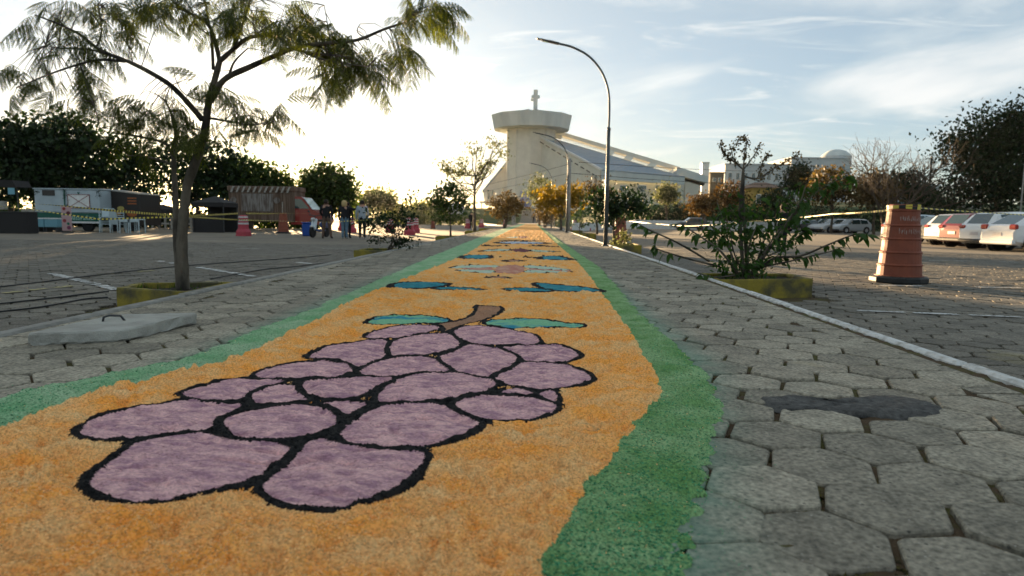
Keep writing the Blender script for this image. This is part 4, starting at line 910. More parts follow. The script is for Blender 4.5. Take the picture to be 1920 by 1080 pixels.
# the long dark hedge on the bank behind the white wall
def hedge(label, px0, px1, D, ytop, ybot, n, m_, seed):
    a, b = at(px0, 412, D), at(px1, 412, D+3); rg = np.random.RandomState(seed); t0 = at((px0+px1)/2, ytop, D)[2]; z0 = Hf((a[0]+b[0])/2, D)-.3
    o = thing('hedge', label, 'hedge', ((a[0]+b[0])/2, D, z0)); bl = []; k = 14; rr = (b[0]-a[0])/k*.75
    for i in range(k):
        f = (i+.5)/k; top = t0+rg.normal(0, .25); bl.append((a[0]+(b[0]-a[0])*f, D+3*f+rg.normal(0, .4), (z0+top)/2, rr, 1.2, (top-z0)/2))
    P = blob_points(bl, n, seed, .35, 16, .3)[0]; V, Fq = leaves(P-np.array(o.location), .3, seed, 1.6); link('foliage', nmesh(V, Fq, [m_]), o)
    s = MB()
    for i in range(k): p = bl[i]; s.tube([(p[0]-o.location[0], p[1]-D, 0), (p[0]-o.location[0]+.2, p[1]-D, (p[5])*1.2)], [.06, .03], 5)
    s.build('stem', M_bark, o)
hedge('dark hedge on the bank below the church windows, behind the white wall', 1170, 1330, 96.5, 384, 416, 7000, M_dkleaf, 50)
hedge('dark hedge on the bank below the rust coloured tree', 1332, 1500, 96.5, 386, 416, 7000, M_dkleaf, 51)
hedge('dark hedge at the foot of the slope behind the parked silver cars', 1502, 1700, 97, 388, 416, 6000, M_dkleaf, 52)
hedge('dark growth filling the slope foot behind the cars and the barrel cone', 1700, 1800, 99, 366, 408, 5000, M_dkleaf, 53)
# ------------------------------------------------------------------ the church
M_church = mat('church_render', (.66, .63, .54), .85, (.58, .55, .47), .5, 6, grain=.06, gscale=3)
M_capc = mat('church_crown_concrete', (.56, .60, .58), .85, (.45, .49, .48), .45, 6, stretch=(1, 1, .15))
M_roof = mat('roof_sheet', (.22, .29, .35), .5, (.17, .23, .28), .6, 4, stretch=(.15, 3, 1), metal=.2)
M_shadow = mat('recess_paint', (.06, .055, .05), .9)  # dark openings, and painted shade under the wing's end fascia
M_mural = mat('mural_blue', (.10, .16, .36), .8, (.2, .26, .42), .4)
M_pane = bpy.data.materials.new('clear_pane'); M_pane.use_nodes = True
_n = M_pane.node_tree; _t = _n.nodes.new('ShaderNodeBsdfTransparent'); _t.inputs[0].default_value = (1, .97, .88, 1); _m = _n.nodes.new('ShaderNodeMixShader'); _m.inputs[0].default_value = .25
_n.links.new(_t.outputs[0], _m.inputs[1]); _n.links.new(_n.nodes['Principled BSDF'].outputs[0], _m.inputs[2]); _n.links.new(_m.outputs[0], _n.nodes['Material Output'].inputs[0]); _n.nodes['Principled BSDF'].inputs['Base Color'].default_value = (.6, .55, .45, 1)
def church():
    cx = at(994, 400, 172)[0]; z0 = Hf(cx, 172)-.5; O = np.array((cx, 172, z0))
    t = thing('church', 'white modern church with a flat crowned round tower, cross and long sloping wing', 'church', tuple(O))
    A = lambda px, py, D: np.array(at(px, py, D))-O
    s = MB(); s.lathe([(6.3, 0), (6.3, 23.3-z0)], 10); s.build('tower', M_church, t)
    j = MB()                    # raised pilaster strips on the facets
    for k in range(10):
        a = 2*math.pi*(k+.5)/10; j.box((6.3*math.cos(a), 6.3*math.sin(a), (23.2-z0)/2), (.35, .35, 23.0-z0), a)
    j.build('pilaster', M_church, t)
    s = MB(); s.lathe([(6.0, 23.2-z0), (9.75, 23.35-z0), (10.45, 26.75-z0), (9.9, 26.8-z0), (9.8, 26.3-z0), (1.2, 28.2-z0)], 12); s.build('crown', M_capc, t)
    f = MB()
    for k in range(12): a = 2*math.pi*k/12; f.tube([(9.7*math.cos(a), 9.7*math.sin(a), 26.5-z0), (1.0*math.cos(a), 1.0*math.sin(a), 28.5-z0)], .12, 4)
    f.build('roof_rib', M_roof, t)
    s = MB(); s.bbox((.9, 0, (28.2+33.4)/2-z0), (1.05, 1., 5.2), .05); s.bbox((.9, 0, 31.7-z0), (2.1, .96, .7), .04); s.bbox((.5, 0, 30.9-z0), (1.6, .94, .5), .04); s.build('cross', M_capc, t)
    # wing: roof plane, walls, fascia, ridge beam with clerestory
    a = A(1012, 256, 167); b = A(1128, 318, 148); c = A(1284, 331, 162); r1 = A(1262, 325.5, 177); r0_ = A(1028, 256.5, 176)
    def slab(P, d, nm, m_): s = MB(); s.prism(P, d); return s.build(nm, m_, t)
    slab([a, b, c, r1, r0_], (0, 0, -.25), 'roof', M_roof)
    seams = MB()                # standing seams of the roof sheet
    for k in range(1, 30):
        u = k/30; p = r0_+(r1-r0_)*u; q = (a+(b-a)*(u*1.6) if u < .625 else b+(c-b)*((u-.625)/.375)); seams.tube([p+(0, 0, .04), q+(0, 0, .04)], .05, 4, cap=False)
    tag(seams.build('roof_seam', M_roof, t), kind='stuff')
    tr = MB(); tr.tube([a+(0, -.1, 0), b+(0, -.1, 0)], .28, 4); tr.build('roof_edge', M_white, t)
    slab([b+(0, 0, .05), c+(0, 0, .05), c+(0, 0, -1.95), b+(-.1, 0, -2.1)], (0, 1.2, 0), 'fascia', M_capc)
    ga, gb = a.copy(), b.copy(); ga[2] = gb[2] = 0; gb[0] -= .1
    slab([a+(0, .3, -.3), b+(-.2, .3, -.3), (b[0]-.2, b[1]+.3, 0), (a[0], a[1]+.3, 0)], (.5, 1.0, 0), 'wall', M_church)
    w0, w1 = b+(1.5, 3.5, 0), c+(-1, 3.5, 0)
    slab([(w0[0], w0[1], b[2]-1.2), (w1[0], w1[1], b[2]-1.2), (w1[0], w1[1], 0), (w0[0], w0[1], 0)], (0, .6, 0), 'wall', M_church)
    slab([(c[0]-1.2, c[1]+1.3, c[2]-.4), (c[0]+6, c[1]+19, c[2]-.6), (c[0]+6, c[1]+19, 0), (c[0]-1.2, c[1]+1.3, 0)], (-.5, 0, 0), 'wall', M_church)
    # windows
    def win(px0, px1, py0, py1, D, off=0):
        p, q = A(px0, py0, D), A(px1, py1, D); s = MB(); s.bbox(((p[0]+q[0])/2, p[1]+off, (p[2]+q[2])/2), (abs(q[0]-p[0])+.3, .3, abs(q[2]-p[2])+.3), .05); w = s.build('window', M_church, t)
        g_ = MB(); g_.box(((p[0]+q[0])/2, p[1]+off-.17, (p[2]+q[2])/2), (abs(q[0]-p[0]), .06, abs(q[2]-p[2]))); g_.build('pane', M_glass, w)
    for x0_, y0_, y1_ in ((1033, 352, 385), (1037.5, 354, 386), (1042, 357, 386), (1051.5, 363, 388), (1056, 366, 388)):
        D = 167-19*(x0_-1012)/116; win(x0_, x0_+2.2, y0_, y1_, D-.1)
    win(1115, 1119, 329, 366, 149.4)
    for x0_, x1_ in ((1196, 1211), (1229, 1244), (1163, 1175)): win(x0_, x1_, 348, 359, w0[1]+O[1]+.1)
    dl = MB()                   # slanting row of vents on the side wall
    for k in range(10):
        u = k/9; x_ = 1016+98*u; y_ = 268+60*u; D = 167-19*(x_-1012)/116-.35; p, q = A(x_-3.6, y_-2.2, D), A(x_+3.6, y_+2.2, D-.5); dl.tube([p, q], .16, 4)
    tag(dl.build('vent_row', M_shadow, t), kind='stuff')
    k0, k1 = A(1040, 243, 178), A(1276, 313.5, 178); l0, l1 = A(1038, 249.2, 178), A(1272, 321, 178)
    slab([k0, k1, l1, l0], (0, 3.4, 0), 'ridge_beam', M_church)
    m0, m1 = A(1036, 256.8, 177.2), A(1264, 326.5, 177.2)
    for u0, u1 in ((.07, .44), (.49, .585), (.64, .72), (.72, .775), (.83, .95)):
        P = [l0+(l1-l0)*u0, l0+(l1-l0)*u1, m0+(m1-m0)*u1, m0+(m1-m0)*u0]; fr = MB(); n = max(2, int((u1-u0)*90))
        for k in range(n+1):
            u = u0+(u1-u0)*k/n; fr.tube([l0+(l1-l0)*u, m0+(m1-m0)*u], .07, 4, cap=False)
        fr.tube([P[3]+(P[0]-P[3])*.5, P[2]+(P[1]-P[2])*.5], .06, 4, cap=False)
        g_ = MB(); g_.ngon([p+(0, .1, 0) for p in P]); w = g_.build('clerestory_window', M_pane, t); tag(fr.build('glazing_bars', M_white, w), kind='stuff')
    for u0, u1 in ((.0, .07), (.44, .49), (.585, .64), (.775, .83), (.95, 1.)):
        slab([l0+(l1-l0)*u0, l0+(l1-l0)*u1, m0+(m1-m0)*u1, m0+(m1-m0)*u0], (0, .8, 0), 'ridge_pier', M_church)
    slab([A(1270, 312.5, 170), A(1329, 331, 170), A(1325, 343, 170), A(1268, 327.5, 170)], (0, 4, 0), 'fascia', M_capc)
    slab([A(1270, 328, 172), A(1322, 343, 172), A(1320, 348, 172), A(1270, 336, 172)], (0, 2, 0), 'recess', M_shadow)  # solid dark slab, painted shade below the end fascia
    slab([A(1284, 339, 171), A(1314, 348, 171), A(1312, 385, 171), A(1284, 385, 171)], (0, 3, 0), 'wall', M_church)
    # annex on the left, mural, canopy
    slab([A(951, 302, 176), A(906, 358, 176), A(909, 384, 176), A(951, 388, 176)], (0, 8, 0), 'annex', M_church)
    slab([A(951, 300.5, 175.6), A(904.5, 357, 175.6), A(904.5, 361, 175.6), A(951, 306, 175.6)], (0, 9, 0), 'annex_roof', M_roof)
    slab([A(899, 377, 170), A(951, 377, 170), A(951, 380.5, 170), A(899, 380.5, 170)], (0, 5, 0), 'canopy', M_white)
    for x_ in (903, 918, 935): p = A(x_, 380, 170.5); s = MB(); s.box((p[0], p[1], p[2]/2), (.25, .25, p[2])); s.build('post', M_white, t)
    for x0_, x1_ in ((914, 918), (922, 925)): win(x0_, x1_, 356, 374, 175.8)
    q = [A(976+24*math.sin(R(v)), 388-30*math.cos(R(v)), 165) for v in range(0, 91, 15)]+[A(976, 388, 165)]; slab(q, (0, .8, 0), 'mural', M_mural)
    q = [A(1006-10*math.sin(R(v)), 389-12*math.cos(R(v)), 164) for v in range(0, 91, 15)]+[A(1006, 389, 164)]; slab(q, (0, .5, 0), 'doorway_arch', M_white)
church()
M_blue = mat('weathered_white_wall', (.52, .54, .54), .8, (.42, .45, .46), .4); M_yelwall = mat('ochre_wall', (.42, .28, .06), .85, (.34, .22, .06), 1.)
def building(name, label, cat, px0, px1, ytop, D, dep, wallm, wins=(), ybot=None, roofm=None, rooftype=None, roofh=2):
    p, q = at(px0, ytop, D), at(px1, ytop, D); z0 = Hf((p[0]+q[0])/2, D)-1 if ybot is None else at(px0, ybot, D)[2]; c = ((p[0]+q[0])/2, D+dep/2, z0); t = thing(name, label, cat, c); w, h = q[0]-p[0], (p[2]+q[2])/2-z0
    s = MB(); s.bbox((0, 0, h/2), (w, dep, h), .05); s.build('wall', wallm, t)
    s = MB()
    if rooftype == 'hip': s.add([(-w/2-.4, -dep/2-.4, h), (w/2+.4, -dep/2-.4, h), (w/2+.4, dep/2+.4, h), (-w/2-.4, dep/2+.4, h), (-w/5, 0, h+roofh), (w/5, 0, h+roofh)], [(0, 1, 5, 4), (1, 2, 5), (2, 3, 4, 5), (3, 0, 4), (0, 3, 2, 1)])
    else: s.bbox((0, 0, h+.15), (w+.5, dep+.5, .4), .05)
    s.build('roof', roofm or wallm, t)
    for wx, wy, ww, wh in wins:   # fractions of the facade
        f = MB(); f.bbox((-w/2+wx*w, -dep/2-.04, h*wy), (ww*w+.2, .12, wh*h+.2), .03); fo = f.build('window', M_white, t); g_ = MB(); g_.box((-w/2+wx*w, -dep/2-.12, h*wy), (ww*w, .05, wh*h)); g_.build('pane', M_glass, fo)
    return t
M_tile = mat('roof_tile', (.2, .12, .08), .9, (.14, .09, .07), 2.)
building('building', 'long low white building beyond the trees, its left block', 'building', 1360, 1482, 309, 210, 18, M_blue, [(.08+.12*k, .72, .05, .16) for k in range(8)])
building('building', 'taller white block with a flat roof under the round water tank', 'building', 1484, 1592, 297, 214, 20, M_blue, [(.1+.16*k, .78, .07, .14) for k in range(6)])
def tank():
    p, q = at(1556, 300, 216), at(1611, 300, 216); c = ((p[0]+q[0])/2, 222, p[2]-4); t = thing('water_tank', 'round domed white tank rising above the long white buildings', 'tank', c); r_ = (q[0]-p[0])/2
    s = MB(); s.lathe([(r_, 0), (r_, 5.6)], 24); s.build('wall', M_blue, t, smooth=False); s = MB(); s.lathe([(r_+.15, 5.6), (r_*.9, 6.4), (r_*.6, 7.4), (r_*.25, 7.9), (.05, 8.)], 24); s.build('dome', M_capc, t)
tank()
def ctower():
    p, q = at(1317, 306, 185), at(1330, 306, 185); z0 = Hf(p[0], 185)-1; t = thing('tower', 'plain slim white tower rising behind the low end of the church wing', 'tower', ((p[0]+q[0])/2, 186, z0)); s = MB()
    s.bbox((0, 0, (p[2]-z0)/2), (q[0]-p[0], 2, p[2]-z0), .06); s.build('shaft', M_white, t); s = MB(); s.bbox((0, 0, p[2]-z0+.15), (q[0]-p[0]+.2, 2.3, .4), .05); s.build('cap', M_capc, t)
ctower()
building('building', 'ochre house with a low tiled roof behind the sprawling shrub', 'house', 1412, 1468, 352, 112, 8, M_yelwall, [(.2, .6, .12, .3), (.5, .6, .12, .3), (.8, .6, .12, .3)], roofm=M_tile, rooftype='hip', roofh=1.1)
building('building', 'grey brown block behind the church wing, half hidden by the rust coloured tree', 'building', 1332, 1358, 325, 190, 10, mat('brown_block_wall', (.09, .085, .07), .9), [(.3, .8, .2, .1), (.7, .8, .2, .1)])
building('shed', 'pale shed wall glimpsed under the crown of the big dark tree', 'shed', 1742, 1762, 349, 150, 6, M_blue, [(.5, .6, .4, .3)])
building('shed', 'blue grey shed between the bare tree and the big dark tree', 'shed', 1702, 1728, 352, 148, 6, M_mural, [(.4, .6, .4, .3)])
building('building', 'white tent like roof in the glow left of the church', 'canopy', 838, 862, 388, 120, 8, M_white, ybot=401, rooftype='hip', roofh=.9)

# low white walls
def wall(label, P, h, m_, th=.25, name='wall', z=None):
    c = P[len(P)//2]; z0 = Hf(c[0], c[1]); t = thing(name, label, 'wall', (c[0], c[1], z0))
    for (x0_, y0_), (x1_, y1_) in zip(P[:-1], P[1:]):
        a = math.atan2(y1_-y0_, x1_-x0_); L_ = math.hypot(x1_-x0_, y1_-y0_); zb = min(Hf(x0_, y0_), Hf(x1_, y1_)); s = MB()
        s.bbox(((x0_+x1_)/2-c[0], (y0_+y1_)/2-c[1], zb+h/2-.1-z0), (L_-.02, th, h+.2), .02, a); s.build('panel', m_, t)
    return t
wx0, wx1 = X(1168, 88), X(1520, 88)
wall('long low white wall at the far edge of the right car park', [(wx0+(wx1-wx0)*k/9, 88+.2*k) for k in range(10)], 1.15, M_white)
wall('low white wall curving along the slope behind the yellow tree', [(X(1075, 60), 60), (X(1105, 66), 66), (X(1135, 74), 74), (X(1166, 87), 87)], .75, M_white)
wall('pale roadside parapet on the slope under the big dark tree', [(X(1700, 122), 122), (X(1770, 120), 120), (X(1840, 116), 116), (X(1925, 110), 110)], .7, M_conc)

# ------------------------------------------------------------------ lamp posts, poles, wires
def lamp():
    t = thing('street_lamp', '', 'street lamp'); mb = MB(); h = 4.55
    mb.tube([(0, 0, -.05), (0, 0, 1.5), (.0, 0, 2.8)], [.052, .047, .042], 12); mb.build('pole', M_pole, t, smooth=True)
    a = MB(); a.tube(curve([(0, 0, 2.78), (0, 0, 3.35), (-.05, 0, 3.75), (-.22, 0, 4.15), (-.52, 0, 4.48), (-.9, 0, 4.68), (-1.22, 0, 4.76)], 5), .027, 10); a.build('arm', M_pole, t, smooth=True)
    Mx = Matrix.Rotation(R(13), 3, 'Y'); hd = MB(); hd.bbox((-1.36, 0, 4.79), (.28, .11, .05), .012, M=Mx); hd.bbox((-1.56, 0, 4.835), (.2, .14, .028), .008, M=Mx); hd.bbox((-1.7, 0, 4.865), (.12, .12, .02), .006, M=Mx); hd.build('lamp_head', M_dark, t)
    d = MB(); d.bbox((-1.56, 0, 4.812), (.15, .1, .012), .003, M=Mx); d.build('lens', M_glass, t)
    b = MB(); b.lathe([(.085, -.02), (.085, .02), (.06, .03)], 12); b.build('base_plate', M_pole, t); c = MB(); c.lathe([(.05, 2.76), (.052, 2.8), (.03, 2.84)], 12); c.build('collar', M_pole, t)
    return t
L0 = lamp()
for i, (px, D, lb) in enumerate(((1138, 16.2, 'nearest and tallest curved lamp post on the right edge of the path'), (1063, 33, 'second curved lamp post, in front of the yellow tree'), (1034, 50.5, 'third and smallest curved lamp post, against the hazy tree by the church'))):
    o = L0 if i == 0 else copy_tree(L0); o.location = (min(X(px, D), PR-.18), D, .0); o['label'] = lb; o['group'] = 'curved lamp posts along the path'
def lampbent():                # a lamp before the church windows
    o = copy_tree(L0); D = 92; x = X(1206, D); o.location = (x, D, Hf(x, D)); o['label'] = 'small curved lamp in front of the church wing windows'; o['group'] = 'curved lamp posts along the path'; o.scale = (1.2,)*3
lampbent()
def upole(label, px, D, ytop, w=.16, arm=True, mt=None):
    x = X(px, D); z0 = Hf(x, D) if x > PR or x < PL else 0.; h = at(px, ytop, D)[2]-z0; t = thing('utility_pole', label, 'utility pole', (x, D, z0), 0, 'utility poles'); s = MB(); s.tube([(0, 0, 0), (0, 0, h)], [w, w*.7], 8); s.build('pole', mt or M_conc, t, smooth=True)
    if arm: s = MB(); s.box((0, 0, h-.4), (1.6, .1, .1)); s.build('crossarm', M_dark, t)
    return (x, D, z0+h-.3)
A1 = upole('square concrete utility pole right behind the second lamp post', 1066, 37, 297, .1, False)
A2 = upole('dark utility pole left of the big dark tree', 1738, 110, 292, .2, mt=M_dark)
A3 = upole('short pole among the bare tree branches', 1726, 130, 308, .18, False)
A5 = upole('thin pole at the right edge below the big dark tree crown', 1912, 60, 300, .07, False)
M_tent0 = mat('black_cable_rubber', (.02, .02, .02), 1., spec=0.)
def wire(label, P, r_=.012, sag=.5):
    a, b = np.array(P[0]), np.array(P[1]); mb = MB(); pts = [tuple(a+(b-a)*k/14-np.array((0, 0, 1))*sag*4*(k/14)*(1-k/14)) for k in range(15)]; mb.tube(pts, r_, 4)
    o = mb.build('power_line', M_tent0); tag(o, label, 'power line', 'power lines between the poles')
A4 = at(700, 376, 80)
wire('upper power line from the dark utility pole to the pole by the yellow tree', (A2, tuple(np.array(A1)+(.5, 0, .1))), .018, 1.2)
wire('lower power line from the dark utility pole to the pole by the yellow tree', (tuple(np.array(A2)-(0, 0, 1.5)), tuple(np.array(A1)-(0, 0, .5))), .018, 1.5)
wire('power line running left past the church tower, upper of two', (A1, at(800, 366, 120)), .012, .3); wire('power line running left past the church tower, lower of two', (tuple(np.array(A1)-(0, 0, .5)), at(800, 374, 120)), .012, .3)
wire('faint wire above the far glow left of the church', (at(860, 362, 70), at(640, 378, 90)), .014, .3)
g = 'railing posts beside the path'
for k in range(9):
    D = 58+5.2*k; x = PR-.2; t = thing('bollard', '', 'post', (x, D, 0 if D < 100 else Hf(x, D)), 0, g); s = MB(); s.tube([(0, 0, 0), (0, 0, .95)], .045, 6); s.build('post', M_conc, t); s = MB(); s.lathe([(.06, .95), (.06, 1.0), (.02, 1.04)], 8); s.build('cap', M_conc, t); t['label'] = 'slim grey railing post nearest the camera, right of the far path end' if k == 0 else 'slim grey railing post farthest away beside the far path end' if k == 8 else 'slim grey railing post inside the row right of the far path end'

# ------------------------------------------------------------------ barriers and barrel cones
M_pink = mat('pink_plastic', (.42, .05, .075), .5, (.36, .045, .06), 6); M_band = mat('reflective_white', (.62, .6, .58), .5, (.45, .4, .4), 9)
M_barrel = mat('faded_orange_plastic', (.24, .066, .034), .6, (.18, .052, .03), 5, 7, .35, .7, grain=.12, gscale=30)
M_tapey = mat('yellow_tape', (.62, .5, .08), .5); M_tapek = mat('black_tape', (.02, .02, .02), .5)
def barrier_proto():
    t = thing('water_barrier', '', 'traffic barrier'); s = MB(); n = 8
    def ring(w, d, z, c=.25): return [(x*w/2, y*d/2, z) for x, y in ((-1, -1+c), (-1+c, -1), (1-c, -1), (1, -1+c), (1, 1-c), (1-c, 1), (-1+c, 1), (-1, 1-c))]
    lv = [(.60, .45, .0), (.60, .45, .2), (.5, .38, .3), (.42, .34, .34), (.40, .33, .5), (.43, .35, .52), (.40, .33, .54), (.38, .31, .66), (.41, .33, .68), (.38, .31, .7), (.36, .3, .82), (.39, .32, .84), (.36, .3, .86), (.33, .28, .96), (.2, .2, 1.0)]
    V = [p for l in lv for p in ring(*l)]; Fs = [tuple(range(7, -1, -1)), tuple(range(len(V)-8, len(V)))]+[(q*8+k, q*8+(k+1) % 8, q*8+8+(k+1) % 8, q*8+8+k) for q in range(len(lv)-1) for k in range(8)]
    s.add(V, Fs); s.build('body', M_pink, t)
    for x in (-.2, .2): f = MB(); f.bbox((x, 0, .02), (.16, .5, .08), .02); f.build('foot', M_pink, t)
    for z0, z1, w0, w1 in ((.56, .64, .402, .392), (.72, .80, .386, .372), (.875, .94, .36, .345)):
        b = MB(); R0, R1 = ring(w0+.01, w0*.82+.01, z0), ring(w1+.01, w1*.82+.01, z1); b.add(R0+R1, [(k, (k+1) % 8, 8+(k+1) % 8, 8+k) for k in range(8)]); b.build('band', M_band, t)
    return t
bp0 = barrier_proto(); g = 'pink and white water filled barriers'
BL = [(456, 31.5, 'pink and white barrier in front of the dark red truck, left of the brown cone'), (768, 38, 'pink and white barrier right of the two stemmed dark shrub'), (779, 44, 'pink barrier just behind the one right of the dark shrub'), (658, 42, 'pink barrier half hidden behind the blonde walker'), (732, 43, 'pink barrier seen through the twigs of the dark two stemmed shrub'),
      (877, 68, 'small pink and white barrier left of the tall thin tree'), (903, 78, 'tiny pink and white barrier right of the tall thin tree'), (947, 92, 'tiny barrier at the far left end of the sawdust carpet'), (1077, 66, 'small pink and white barrier right of the yellow tree trunk'), (1102, 66, 'pink barrier, the farther right of the two by the yellow tree'), (642, 47, 'pink barrier farthest back, near the feet of the blonde walker')]
for i, (px, D, lb) in enumerate(BL):
    o = bp0 if i == 0 else copy_tree(bp0); x = X(px, D); o.location = (x, D, Hf(x, D)); o['label'] = lb; o['group'] = g; o.rotation_euler.z = (i*37 % 11-5)*.06
    if i == 9: o.scale = (1.15, 1, .85)
def barrel(label, px, D, h, n=28, big=True):
    x = X(px, D); t = thing('barrel_cone', label, 'traffic cone', (x, D, Hf(x, D))); s = MB(); k = h/1.05
    prof = [(.3, .09), (.3, .1)]; r0b, r1b = .285, .20
    zs = [.09, .25, .42, .60, .78, .98]
    for i in range(5):
        z0, z1 = zs[i], zs[i+1]; ra = r0b+(r1b-r0b)*(z0-.09)/.9; rb = r0b+(r1b-r0b)*(z1-.09)/.9
        prof += [(ra-.012, z0+.012), (rb-.004, z1-.022), (rb+.006, z1-.014), (rb+.006, z1-.004)]
    prof += [(.19, .985), (.185, 1.04), (.17, 1.055), (.05, 1.05)]
    s.lathe([(a*k, b*k) for a, b in prof], n); s.build('body', M_barrel, t, smooth=False)
    b = MB(); b.lathe([(.355*k, 0), (.365*k, .02), (.365*k, .07*k), (.34*k, .09*k), (.25*k, .095*k)], 12); b.build('rubber_base', M_blackp, t)
    if big:
        w = MB(); rgb = random.Random(3)
        for q in range(3):
            for kk in range(16):
                a0, a1 = 2*math.pi*kk/16, 2*math.pi*(kk+1)/16; zc = lambda a: (.99+q*.017+.008*math.sin(a*2+q*2))*k; rr = .2*k+.002*q
                w.add([(rr*math.cos(a0), rr*math.sin(a0), zc(a0)), (rr*math.cos(a1), rr*math.sin(a1), zc(a1)), (rr*math.cos(a1), rr*math.sin(a1), zc(a1)+.022), (rr*math.cos(a0), rr*math.sin(a0), zc(a0)+.022)], [(0, 1, 2, 3)], kk % 2)
        w.build('wound_tape', [M_tapek, M_tapey], t, fix=False)
        # rows of worn white stencil strokes
        for z, rr in ((.855, .219), (.69, .234)):
            st = MB()
            for kk in range(12):
                if rgb.random() < .12: continue
                a = -math.pi/2-.62+kk*.115
                for _ in range(3):
                    da, dz = rgb.uniform(-.03, .03), rgb.uniform(-.03, .012); hh, ww = rgb.uniform(.015, .05), rgb.uniform(.01, .035)
                    q = [(a+da, z+dz), (a+da+ww, z+dz+rgb.uniform(-.01, .01)), (a+da+ww*.8, z+dz+hh), (a+da, z+dz+hh*.9)]
                    st.add([((rr+.004-(zz-.69)*.1*0)*k*math.cos(aa), (rr+.004)*k*math.sin(aa), zz*k) for aa, zz in q], [(0, 1, 2, 3)])
            st.build('stencil_lettering', mat('worn_stencil', (.36, .3, .27), .8), t, fix=False)
    return t
barrel('big faded orange barrel cone with worn white stencil, wrapped in tape, on the right', 1693, 9.35, 1.07)
barrel('brown orange barrel cone in front of the dark red truck', 531, 37.5, 1.16, 16, False)
barrel('small brown cone base standing in the far glow left of the church', 812, 62, .8, 12, False)
barrel('brown barrel cone behind the dark leafy small tree on the right', 1164, 27, 1.1, 16, False)

# ------------------------------------------------------------------ hazard tape
def tape(label, P, w=.07, slack=.05, seed=0, seg=.085):
    rg = np.random.RandomState(seed); pts = []
    for a, b in zip(P[:-1], P[1:]):
        a, b = np.array(a), np.array(b); L_ = np.linalg.norm(b-a); n = max(4, int(L_/seg))
        for k in range(n): u = k/n; pts.append(a+(b-a)*u-np.array((0, 0, 1))*slack*L_*4*u*(1-u)*.12)
    pts.append(np.array(P[-1])); mb = MB(); V = []; n = len(pts)
    for k, p in enumerate(pts):
        th = 1.0+math.sin(k*.031+seed)*1.1; V += [p+np.array((0, math.sin(th)*w/2*.4, math.cos(th)*w/2*(.5 if abs(math.cos(th)) > .2 else .3)+.012)), p-np.array((0, math.sin(th)*w/2*.4, math.cos(th)*w/2*.5+.012))]
    mb.add(V, [(2*k, 2*k+2, 2*k+3, 2*k+1) for k in range(n-1)]); mb.M = [(k//1) % 2 for k in range(n-1)]
    o = mb.build('hazard_tape', [M_tapey, M_tapek], fix=False); tag(o, label, 'hazard tape', 'yellow and black hazard tapes')
tape('upper hazard tape crossing in front of the white trailer to the feathery tree', [at(-60, 370, 13), at(118, 386, 17), at(332, 404, 24)], .09, .02, 1)
tape('lower hazard tape crossing the green band of the white trailer', [at(-20, 384, 26), at(68, 394, 27), at(187, 411, 27), at(330, 406, 27)], .08, .02, 2)
tape('hazard tape from behind the feathery tree to the near pink barrier, upper', [at(356, 404, 25), at(446, 400, 31.3)], .09, .02, 3)
tape('hazard tape from the feathery tree past the barrier to the three walkers', [at(354, 406, 25), at(446, 412, 31), at(612, 416.5, 28), at(696, 412, 27), at(742, 409, 27)], .08, .01, 4)
tape('hazard tape running right from the pink barrier along the red truck', [at(462, 400, 31.4), at(531, 400, 37), at(575, 400, 40)], .08, .02, 5)
tape('pale hazard tape tied from the big barrel cone leftwards across the car park', [at(1680, 393, 9.35), at(1560, 401, 14), at(1420, 414, 24), at(1290, 424, 34), at(1168, 413, 50)], .022, .02, 6)
tape('pale hazard tape from the big barrel cone to the right edge', [at(1712, 389, 9.3), at(1940, 404, 12)], .04, .01, 7)

# black cables lying on the left car park
def cable(label, P, r_=.008):
    pts = []
    for x_, y_ in P: g_ = gnd(x_, y_, -.21); pts.append((g_[0], g_[1], Hf(g_[0], g_[1])+r_+.004))
    Q = curve(pts, 6); Q = [(q[0], q[1], Hf(q[0], q[1])+r_+.004) for q in Q]; mb = MB(); mb.tube(Q, r_, 6); o = mb.build('cable', M_blackp, smooth=True); tag(o, label, 'cable', 'black cables on the left car park')
cable('black cable farthest from the planter, running behind the feathery tree', [(-40, 548), (100, 531), (207, 517), (326, 503.5), (450, 493), (560, 484), (620, 477)])
cable('black cable ending at the left side of the nearest left planter', [(-40, 581), (90, 566), (204, 552)])
cable('doubled black cable nearest the kerb, left of the planter', [(-40, 596), (60, 585), (118, 575), (160, 567), (203, 564)])
cable('black cable coming off the planter and running along the left kerb', [(395, 528), (444, 518), (500, 508), (560, 502), (640, 491), (660, 486)])

